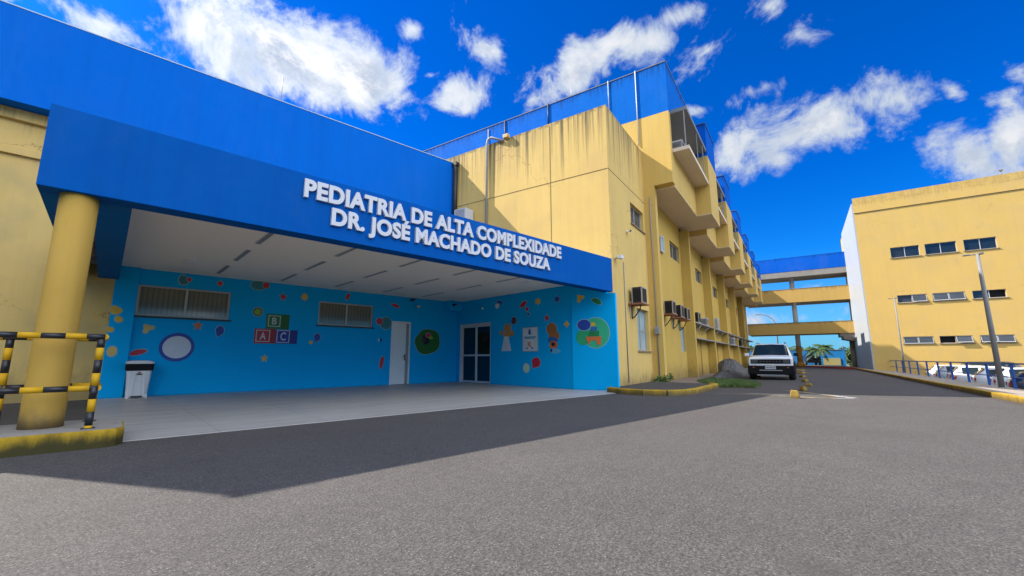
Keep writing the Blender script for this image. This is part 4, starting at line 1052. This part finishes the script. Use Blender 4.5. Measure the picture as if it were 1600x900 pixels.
# ---------------------------------------------------------------- yellow concrete stops along the road
stop_m = paint('yellow_stop_paint', (.32,.21,.045), streak=.5, patch=.9, foot=(0,.10,.8), grime=(.05,.04,.02))
ords = ['nearest tall yellow concrete stop with a chipped corner', 'second yellow concrete stop, leaning towards the nearest one', 'low third yellow concrete stop in the curved row', 'fourth yellow concrete stop, level with the front of the white car', 'fifth yellow concrete stop, beside the white car', 'sixth yellow concrete stop, near the far kerb', 'farthest yellow concrete stop of the row by the bridge']
for i, (u, v, w, h, rz) in enumerate([(13.25,.22,.29,.19,.1),(16.1,.03,.23,.15,.5),(18.9,-.14,.27,.11,-.2),(22.4,-.06,.30,.11,.5),(27.5,.02,.36,.10,.6),(34.0,.12,.6,.10,.9),(41.5,.36,1.1,.10,1.2)]):
    T = Thing('concrete_stop', ords[i], 'concrete block', 'Y', (u,v,0), 'yellow concrete stops beside the road', rz)
    m = M(); a, b = w/2, w*.36; t = .74
    lo = [Vector((x,y,-.02)) for x, y in ((-a,-b),(a,-b),(a,b),(-a,b))]; hi = [Vector((p.x*t+random.uniform(-.015,.015), p.y*t, h+random.uniform(-.012,.012))) for p in lo]
    vl = [m.bm.verts.new(p) for p in lo]; vh = [m.bm.verts.new(p) for p in hi]
    m.bm.faces.new(vl[::-1]); m.bm.faces.new(vh)
    for k in range(4): m.bm.faces.new((vl[k], vl[(k+1)%4], vh[(k+1)%4], vh[k]))
    bmesh.ops.bevel(m.bm, geom=list(m.bm.edges), offset=.018, segments=2, affect='EDGES')
    o = m.build('block', stop_m); o.parent = T.o
    m = M(); m.tube([(a*.35,b*.4,h*.9),(a*.4,b*.5,h+.02)], .008, 6); o = m.build('lifting_loop', rust); o.parent = T.o

# ---------------------------------------------------------------- blue railing on the right
rl = Thing('blue_railing', 'blue metal railing with slim posts along the right-hand pavement', 'railing', 'Y', (20,-5.98,0))
def railing():
    T = rl; v = -5.98; zb, zt = -.06, .80
    u = 5.0
    while u < 58.5:
        m = M(); m.box(u-.035,u+.035,v-.035,v+.035,zb,zt-.024,0,.005); m.build('post', rail_blue, T); u += 2.42
    for z, h in ((zt,.05), (.34,.035)):
        m = M(); m.box(5.0,58.5,v-.03,v+.03,z-h/2,z+h/2); m.build('rail', rail_blue, T)
    m = M()
    for i in range(26): m.tube([(48.7+.36*i,v,zb),(48.7+.36*i,v,zt)], .012, 6)
    m.build('bars', rail_blue, T)
railing()

# ---------------------------------------------------------------- street lamps
def lamp_post(name, label, p, h, r0, r1, head):
    T = Thing(name, label, 'street lamp', 'Y', p, 'street lamps')
    u, v, z = p
    if head == 'arc':
        m = M(); pts = [(u,v,z),(u,v,z+h*.75)]+[(u,v+1.9*(1-math.cos(R(a))),z+h*.75+h*.25*math.sin(R(a))) for a in range(10,91,10)]
        m.tube(pts, [r0]*2+[r1]*(len(pts)-2), 8); m.build('pole', pole_grey, T)
        m = M(); m.box(u-.12,u+.12,v+1.8,v+2.5,z+h-.06,z+h+.06,0,.03); m.build('lamp_head', pole_grey, T); return
    m = M(); m.tube([(u,v,z),(u,v,z+h*.5),(u,v,z+h)], [r0,(r0+r1)/2,r1], 12); m.lathe([(r0*1.6,0),(r0*1.6,.02),(r0*1.1,.05)], (u,v,z), 12); m.build('pole', pole_grey, T)
    m = M(); m.tube([(u,v-.08,z+h-.01),(u,v+.22,z+h+.0)], .025, 8); m.build('arm', pole_grey, T)
    m = M(); m.box(u-.07,u+.07,v-.15,v-.02,z+h-.02,z+h+.05,0,.015); m.build('lamp_head', pole_grey, T); m = M(); m.box(u-.06,u+.06,v+.2,v+.38,z+h-.03,z+h+.02,0,.01); m.build('lamp_head', pole_grey, T)
lamp_post('street_lamp', 'tall grey street lamp on the right pavement in front of the yellow block', (21.75,-5.62,-.03), 4.72, .085, .055, 'double')
lamp_post('street_lamp', 'slim street lamp by the blue railing near the white end wall', (43.2,-6.35,LOT), 6.5, .06, .045, 'double')
lamp_post('street_lamp', 'street lamp with a curved arm seen through the gaps of the footbridge', (73.0,2.6,0), 7.4, .09, .06, 'arc')

# ---------------------------------------------------------------- cars
def car_paint(name, rgb): return plain(name, rgb, .22, 0, .5, .8, var=.03)
cw, cb, cs = car_paint('car_paint_white', (.78,.79,.80)), car_paint('car_paint_black', (.015,.017,.022)), car_paint('car_paint_silver', (.42,.44,.46))
tyre_m = plain('tyre_rubber', (.018,.018,.018), .85); rim_m = plain('wheel_rim', (.32,.32,.33), .35, .7); lamp_r = plain('tail_lamp_red', (.42,.012,.015), .2, coat=.5); lamp_c = plain('headlamp_lens', (.05,.052,.055), .15, coat=.3); chrome = plain('bumper_silver', (.30,.31,.32), .4, .4)
car_glass = glass_mat('car_glass', (.010,.02,.025), .06, spec=.3); plate_m = plain('plate_white', (.55,.57,.58), .5)
def car_body(T, secs, body, glass, cabin, name='body'):
    """secs: (x, z_bottom, z_belt, z_top, half_w, half_w_top); cabin: flags per interval: S side glass, F top glass"""
    rings = []
    for x, zb, zs_, zt, w, wt in secs:
        half = [(w*.88,zb),(w*.98,zb+.10),(w,zb+(zs_-zb)*.55),(w*.985,zs_-.06),(w*.955,zs_),(wt,zt-.05 if zt-zs_ > .12 else zt-.012),(wt-.10,zt),(0,zt+.018)]
        rings.append([Vector((x,y,z)) for y, z in half]+[Vector((x,-y,z)) for y, z in half[-2::-1]])
    mb = M(); n = len(rings[0]); vs = [[mb.bm.verts.new(p) for p in r] for r in rings]; mg = {'S': [], 'F': [], 'B': []}
    for i in range(len(rings)-1):
        fl = cabin[i]
        for k in range(n-1):
            q = (vs[i][k], vs[i][k+1], vs[i+1][k+1], vs[i+1][k])
            side = k in (4, n-6); top = k in range(5, n-6)
            if ('S' in fl and side): mg['S'].append(([v.co.copy() for v in q], k)); continue
            if top and ('F' in fl or 'B' in fl): mg['F' if 'F' in fl else 'B'].append(([v.co.copy() for v in q], k)); continue
            f = mb.bm.faces.new(q); f.smooth = True
        f = mb.bm.faces.new((vs[i][n-1], vs[i][0], vs[i+1][0], vs[i+1][n-1]))
    mb.bm.faces.new(vs[0]); mb.bm.faces.new(vs[-1][::-1])
    o = mb.build(name, body, recalc=True); o.parent = T.o
    for key, nm in (('F','windscreen'),('B','rear_window')):
        if mg[key]:
            m = M()
            for q, k in mg[key]: m.face(q)
            bmesh.ops.remove_doubles(m.bm, verts=m.bm.verts, dist=1e-4)
            o = m.build(nm, glass, recalc=True); o.parent = T.o
    for s in (1, -1):
        m = M()
        for q, k in mg['S']:
            if (q[0].y > 0) == (s > 0): m.face(q)
        if len(m.bm.faces):
            o = m.build('side_window', glass, recalc=True); o.parent = T.o
def car_wheels(T, xs, y, r, w=.2):
    for x in xs:
        for s in (1, -1):
            m = M(); m.tube([(x,s*(y-w),r),(x,s*(y-w+.03),r),(x,s*(y-.03),r),(x,s*y,r)], [r*.9,r,r,r*.9], 20); o = m.build('wheel', tyre_m); o.parent = T.o
            m = M(); m.tube([(x,s*(y+.001),r),(x,s*(y+.012),r)], [r*.62,r*.5], 14)
            k = m.build('rim', rim_m); k.parent = o
def cbox(T, name, mat, *q, bev=.015, par=None):
    m = M(); m.box(*q, 0, bev); o = m.build(name, mat); o.parent = par or T.o; return o

def suv():
    T = Thing('parked_suv', 'boxy white SUV with black lower trim parked beside the yellow pilasters, facing the viewer', 'car', 'Y', (25.5,1.22,0), rz=math.pi)
    secs = [(-2.02,.50,.95,1.0,.78,.66),(-1.98,.42,1.05,1.56,.86,.64),(-1.80,.38,1.10,1.67,.90,.665),(-1.0,.36,1.10,1.71,.91,.675),(-.92,.36,1.10,1.71,.91,.675),(-.05,.36,1.09,1.72,.91,.675),(.05,.36,1.09,1.72,.91,.675),(.55,.36,1.08,1.69,.91,.665),(.62,.36,1.08,1.66,.91,.66),(1.14,.36,1.10,1.135,.905,.76),(1.20,.36,1.08,1.115,.90,.76),(1.80,.38,1.06,1.085,.90,.78),(2.00,.42,1.02,1.03,.89,.78),(2.06,.50,.985,.995,.88,.76)]
    cab = ['', '', 'S', '', 'S', '', 'S', '', 'F', '', '', '', '']
    cab[0] = 'B'; cab[8] = 'F'
    car_body(T, secs, cw, car_glass, cab)
    car_wheels(T, (1.28,-1.28), .94, .37, .27)
    cbox(T, 'front_bumper', black_plastic, 1.80,2.13,-.93,.93,.24,.665, bev=.05)
    for x in (1.28,-1.28):
        for s in (1, -1):
            m = M(); pr = [(x+.50*math.cos(R(a)), .36+.47*math.sin(R(a))) for a in range(0,181,15)]+[(x-.40,.30),(x+.40,.30)]
            m.ext(pr, (0,s*.80,0), (1,0,0), (0,0,1), (0,s,0), .155)
            o = m.build('wheel_arch', black_plastic, recalc=True); o.parent = T.o
    for s in (1, -1): cbox(T, 'sill', black_plastic, -.85,.85,s*.84,s*.94,.28,.50)
    g = cbox(T, 'grille', black_plastic, 1.95,2.085,-.80,.80,.745,.95, bev=.02)
    for i in range(7):
        cbox(T, 'grille_slot', plain('grille_slot_grey', (.06,.06,.062), .5), 2.086,2.094,-.42+.13*i,-.36+.13*i,.82,.875, bev=0, par=g)
    for s in (1, -1):
        h = cbox(T, 'headlight', lamp_c, 2.0,2.10,min(s*.50,s*.77),max(s*.50,s*.77),.765,.93)
        cbox(T, 'indicator', plain('amber_lens', (.35,.12,.02), .2), 2.05,2.14,min(s*.66,s*.72),max(s*.66,s*.72),.55,.60, par=None)
    cbox(T, 'skid_plate', chrome, 2.03,2.16,-.58,.58,.20,.25)
    cbox(T, 'bumper_bar', chrome, 2.12,2.16,-.46,.46,.42,.465)
    p = cbox(T, 'number_plate', plate_m, 2.13,2.145,-.21,.21,.50,.63, bev=.004)
    m = M()
    for i in range(7): m.box(2.1455,2.147,-.19+.055*i,-.155+.055*i,.535,.595)
    o = m.build('plate_characters', dark_metal); o.parent = p
    for s in (1, -1):
        cbox(T, 'mirror', cw if s < 0 else black_plastic, .95,1.07,min(s*.93,s*1.12),max(s*.93,s*1.12),1.10,1.25, bev=.03)
        m = M(); m.tube([(-1.6,s*.60,1.745),(-1.5,s*.60,1.78),(.2,s*.60,1.78),(.35,s*.60,1.735)], .018, 8); o = m.build('roof_rail', dark_metal); o.parent = T.o
    m = M(); m.tube([(1.16,-.3,1.12),(.95,.25,1.26)], .012, 6); m.tube([(1.16,.2,1.12),(.98,.62,1.24)], .012, 6); o = m.build('wiper', black_plastic); o.parent = T.o
    cbox(T, 'front_seat', dark_metal, -.1,.15,-.62,-.16,.6,1.34, bev=.05); cbox(T, 'front_seat', dark_metal, -.1,.15,.16,.62,.6,1.34, bev=.05)
suv()

def hatch(label, u, v, z, rz, body, roof_h=1.5, L=4.0, sedan=False, grp='cars in the lower car park'):
    T = Thing('parked_car', label, 'car', 'Y', (u,v,z), grp, rz)
    H = roof_h; k = L/4.0
    if sedan:
        secs = [(-2.05*k,.45,.85,.88,.72,.6),(-2.0*k,.35,.98,1.0,.80,.62),(-1.35*k,.32,1.0,1.03,.85,.64),(-.72*k,.30,.98,H-.06,.86,.58),(-.6*k,.30,.98,H-.03,.86,.585),(0,.30,.96,H,.86,.60),(.1*k,.30,.96,H,.86,.60),(.42*k,.30,.95,H-.05,.86,.59),(1.12*k,.30,.93,.96,.85,.68),(1.75*k,.32,.82,.85,.82,.64),(2.02*k,.36,.70,.73,.76,.6),(2.08*k,.42,.62,.65,.70,.55)]
        cab = ['', '', 'B', '', 'S', '', 'S', 'F', '', '', '']
    else:
        secs = [(-1.98*k,.45,.92,.95,.74,.62),(-1.92*k,.35,1.02,1.06,.82,.64),(-1.55*k,.32,1.03,H-.05,.85,.60),(-1.45*k,.30,1.03,H-.02,.86,.605),(-.75*k,.30,1.0,H,.86,.615),(-.66*k,.30,1.0,H,.86,.615),(.05*k,.30,.97,H,.86,.615),(.14*k,.30,.97,H,.86,.615),(.45*k,.30,.96,H-.05,.86,.60),(1.15*k,.30,.94,.97,.85,.70),(1.75*k,.32,.83,.86,.82,.66),(1.98*k,.36,.70,.73,.76,.6),(2.04*k,.42,.60,.63,.70,.55)]
        cab = ['', 'B', '', 'S', '', 'S', '', 'S', 'F', '', '', '']
    car_body(T, secs, body, car_glass, cab)
    car_wheels(T, (1.25*k,-1.25*k), .84, .30)
    xr = secs[0][0]
    for s in (1, -1):
        cbox(T, 'tail_light', lamp_r, xr-.02,xr+.12,min(s*.50,s*.79),max(s*.50,s*.79),.80,.96, bev=.02)
        cbox(T, 'headlight', lamp_c, secs[-2][0]-.12,secs[-2][0]+.02,min(s*.42,s*.72),max(s*.42,s*.72),.58,.70, bev=.02)
        cbox(T, 'mirror', body, .62*k,.74*k,min(s*.84,s*1.02),max(s*.84,s*1.02),.95,1.08, bev=.03)
    cbox(T, 'rear_bumper', body, xr-.07,xr+.08,-.76,.76,.40,.58, bev=.04)
    cbox(T, 'number_plate', plate_m, xr-.078,xr-.06,-.20,.20,.62,.72, bev=.004)
    return T
NOSE = -math.pi/2
hatch('white hatchback in the lower car park just behind the big street lamp', 30.4,-9.6,LOT,NOSE-.16,cw,1.52)
hatch('white hatchback with red tail lamps, first left of the one behind the big lamp', 32.8,-9.5,LOT,NOSE-.14,cw,1.46)
hatch('white saloon in the car park row, second left of the car behind the lamp', 35.1,-9.4,LOT,NOSE-.12,cw,1.44,4.2,True)
hatch('white hatchback in the car park row, third left of the car behind the lamp', 37.4,-9.5,LOT,NOSE-.1,cw,1.48)
hatch('silver hatchback, second from the far end of the lower car park row', 39.7,-9.3,LOT,NOSE-.1,cs,1.5)
hatch('white hatchback at the far end of the row by the slim street lamp', 42.0,-9.3,LOT,NOSE-.1,cw,1.5)
hatch('tall black car parked along the yellow block, its dark roof above the white cars', 44.4,-11.6,LOT,NOSE,cb,1.72,4.6)
hatch('black car with a red tail lamp at the right picture edge', 27.0,-9.2,LOT,NOSE-.2,cb,1.42)
hatch('dark car by the palm on the planted island, facing the bridge', 67.5,-1.0,0.1,math.pi+.15,cb,1.35,4.0,False,'cars beyond the footbridge')
hatch('dark car half hidden behind the white SUV, beyond the bridge column', 67.2,2.8,0,math.pi/2,cb,1.4,4.0,True,'cars beyond the footbridge')

# ---------------------------------------------------------------- boundary wall and far plants
t_ = Thing('boundary_wall', 'bright blue boundary wall with a beige gate panel beyond the footbridge', 'wall', 'Y', (70,2,0))
m = M(); m.box(70,70.25,-4.5,16,-.1,2.05); m.box(69.9,70.26,-4.75,-4.5,-.1,2.1,0); m.build('wall', blue_far, t_)
m = M(); m.box(69.9,69.995,-4.2,-2.4,0,1.0); m.build('gate_panel', paint('beige_gate_paint', (.42,.36,.16), streak=.2), t_)
m = M(); m.box(69.96,70.30,-4.45,16,2.052,2.10); m.build('coping', concrete, t_)

def leaf_mat(name, a, b, rough=.55):
    m = bpy.data.materials.new(name); m.use_nodes = True; t = NT(m.node_tree); bs = t.n['Principled BSDF']
    n = t.noise(t.new('ShaderNodeTexCoord').outputs['Object'], 3.0, 3, .6)
    t.l.new(t.mix(t.ramp(n, .3, .7), (*a, 1), (*b, 1)), bs.inputs['Base Color']); bs.inputs['Roughness'].default_value = rough
    bs.inputs['Subsurface Weight'].default_value = 0
    MATS[name] = m; return m
palm_g = leaf_mat('palm_leaf', (.014,.045,.006), (.05,.095,.014)); bush_g = leaf_mat('bush_leaf', (.022,.06,.009), (.065,.12,.015)); grass_g = leaf_mat('grass_blade', (.04,.09,.012), (.10,.16,.03)); trunk_m = plain('palm_trunk', (.16,.12,.075), .9, var=.35, vs=8)
def palm(label, u, v, z, h, crown, n=15, droop=1.0, seed=1):
    rnd = random.Random(seed); T = Thing('palm_tree', label, 'palm', 'Y', (u,v,z), 'palms beyond the footbridge')
    m = M(); m.tube([(0,0,-.1),(.03,.02,h*.5),(.0,.05,h)], [.17,.12,.13], 10); o = m.build('trunk', trunk_m); o.parent = T.o
    m = M(); C = Vector((0,.05,h))
    for i in range(n):
        az = 2*math.pi*i/n+rnd.uniform(-.25,.25); el = rnd.uniform(.1,1.15); L = crown*rnd.uniform(.8,1.1)
        d = Vector((math.cos(az),math.sin(az),0)); s = Vector((-d.y,d.x,0)); pts = []
        for k in range(9):
            t = k/8; pts.append(C+d*(L*t*math.cos(el*(1-.55*t)))+Vector((0,0,L*(math.sin(el)*t-droop*.75*t*t))))
        m.tube(pts, [.028*(1-.8*k/8) for k in range(9)], 5)
        for k in range(22):
            t = .12+.86*k/21; f = t*8; a = int(min(f, 7)); p = pts[a].lerp(pts[a+1], f-a); ll = crown*.30*math.sin(math.pi*min(1,t*.85+.12))+.05; dr = (pts[a+1]-pts[a]).normalized()
            for sg in (1,-1):
                q = p+(s*sg*.8+dr*.55+Vector((0,0,-.35-rnd.random()*.35))).normalized()*ll; w = dr*.055*crown*.6
                m.face([p-w, p+w, q+w*.2, q-w*.2])
    o = m.build('crown', palm_g); o.parent = T.o
def bush(label, u, v, z, w, h, n=900, leaf=.11, name='bush', cat='bush', grp='bushes beyond the footbridge', seed=3, mat=None, trunk=.0):
    rnd = random.Random(seed); T = Thing(name, label, cat, 'Y', (u,v,z), grp); m = M()
    lumps = [(Vector((rnd.uniform(-.5,.5)*w, rnd.uniform(-.5,.5)*w, trunk+rnd.uniform(.25,.8)*(h-trunk))), rnd.uniform(.22,.42)*min(w,h-trunk)) for _ in range(12)]
    for i in range(n):
        c, r_ = rnd.choice(lumps); d = Vector((rnd.gauss(0,1), rnd.gauss(0,1), rnd.gauss(0,1))).normalized(); p = c+d*r_*rnd.uniform(.5,1.08)
        if p.z < .02: continue
        a = Vector((rnd.gauss(0,1), rnd.gauss(0,1), rnd.gauss(0,.6))).normalized(); b = a.cross(d+Vector((.01,0,.3))).normalized(); s = leaf*rnd.uniform(.6,1.4)
        m.face([p-a*s, p+b*s*.5, p+a*s, p-b*s*.5])
    o = m.build('foliage', mat or bush_g); o.parent = T.o
    m = M()
    for c, r_ in lumps[:6]: m.tube([(c.x*.15,c.y*.15,-.05),(c.x*.5,c.y*.5,c.z*.5),tuple(c)], [.05*w*.5,.03*w*.5,.012], 6)
    o = m.build('stems', trunk_m); o.parent = T.o
palm('squat palm with long drooping fronds in front of the blue boundary wall', 66.2,-1.9,.1, 1.85, 1.8, 16, 1.25, 3)
palm('tall palm rising behind the blue boundary wall', 76.5,-2.9,0, 2.6, 1.5, 14, .8, 5)
palm('bushy palm top showing behind the blue wall beside the SUV roof', 78.0,1.6,0, 2.2, 1.5, 14, .7, 8)
bush('round green bush to the right of the blue boundary wall', 71.8,-5.9,-.2, 2.0,2.9, 2000,.14,seed=11)
bush('light green shrub under the white end wall near the road bend', 67.0,-5.7,-.4, 1.2,1.5, 900,.11,seed=12)
for i,(u,v,w,h,lb) in enumerate([(80,-.4,4.0,2.5,'low hedge-like tree left of the tall palm'),(86,-7.5,3.5,2.4,'broad tree behind the round green bush'),(84,9,6,3.0,'broad tree behind the far end of the hospital'),(90,-14,7,3.4,'rounded tree beyond the white end wall')]):
    bush(lb, u,v,0,w,h,1600,.24,'small_tree','tree','trees beyond the boundary wall',20+i,None,.8)
for i,(u,v,lb) in enumerate([(17.6,4.55,'weedy green tuft at the foot of the first pilaster'),(16.9,4.5,'weedy green tuft in the corner of the front wing')]):
    bush(lb,u,v,.05,.5,.34,260,.05,'weed_tuft','weed','weeds at the wall foot',40+i,grass_g)
# grass patch
def grass():
    rnd = random.Random(5); m = M(); poly = [(16.45,2.5),(16.75,1.35),(17.9,1.25),(19.4,1.6),(20.9,2.4),(21.3,3.6),(19.5,3.7),(17.9,3.2)]
    m.prism(poly, -.02, .03, 1)
    def inside(x, y):
        c = False
        for i in range(len(poly)):
            (x0,y0),(x1,y1) = poly[i], poly[i-1]
            if (y0 > y) != (y1 > y) and x < (x1-x0)*(y-y0)/(y1-y0)+x0: c = not c
        return c
    k = 0
    while k < 9000:
        x, y = rnd.uniform(16.4,21.4), rnd.uniform(1.2,3.75)
        if not inside(x, y): continue
        k += 1; a = rnd.uniform(0,6.28); h = rnd.uniform(.04,.16)*(1.2 if rnd.random() < .2 else 1); w = .012; d = Vector((math.cos(a),math.sin(a),0)); p = Vector((x,y,.025)); l = Vector((rnd.gauss(0,.04),rnd.gauss(0,.04),h))
        m.face([p-d*w, p+d*w, p+l])
    top_mesh('grass_patch', m, [grass_g, plain('patch_soil', (.075,.065,.03), .95, var=.4, vs=3)], 'Y', (0,0,0), 'small patch of green grass between the yellow kerb and the white SUV', 'grass', None, 'stuff')
grass()
# heaps of gravel
def heap(label, u, v, rx, ry, h, seed, lean=0, name='gravel_heap'):
    rnd = random.Random(seed); m = M(); n, k = 64, 20; rows = []
    for j in range(k+1):
        t = j/k; row = []
        for i in range(n):
            a = 2*math.pi*i/n; r_ = (1-t)*(1+.12*math.sin(3*a+seed)+.08*math.sin(5*a)); z = h*(1-(1-t)**2.0*1.0)*(1 if j else 0)+rnd.uniform(-.03,.045)*(j > 0)
            row.append(m.bm.verts.new((u+rx*r_*math.cos(a)+lean*t, v+ry*r_*math.sin(a), max(z,-.02) if j else -.03)))
        rows.append(row)
    for a, b in zip(rows, rows[1:]):
        for i in range(n): f = m.bm.faces.new((a[i], a[(i+1)%n], b[(i+1)%n], b[i])); f.smooth = True
    m.bm.faces.new(rows[-1])
    bmesh.ops.remove_doubles(m.bm, verts=m.bm.verts, dist=1e-4)
    for f in m.bm.faces: f.smooth = False
    top_mesh(name, m, asphalt('gravel_'+str(seed), (.12,.115,.115), tone=.3), 'Y', (0,0,0), label, 'heap', 'gravel heaps by the pilasters')
heap('tall rounded heap of grey gravel against the pilasters behind the white SUV', 32.0, 4.0, 2.4, 1.0, .95, 3)
heap('low flat spread of grey gravel in front of the taller heap', 27.0, 3.5, 3.0, .75, .30, 5)
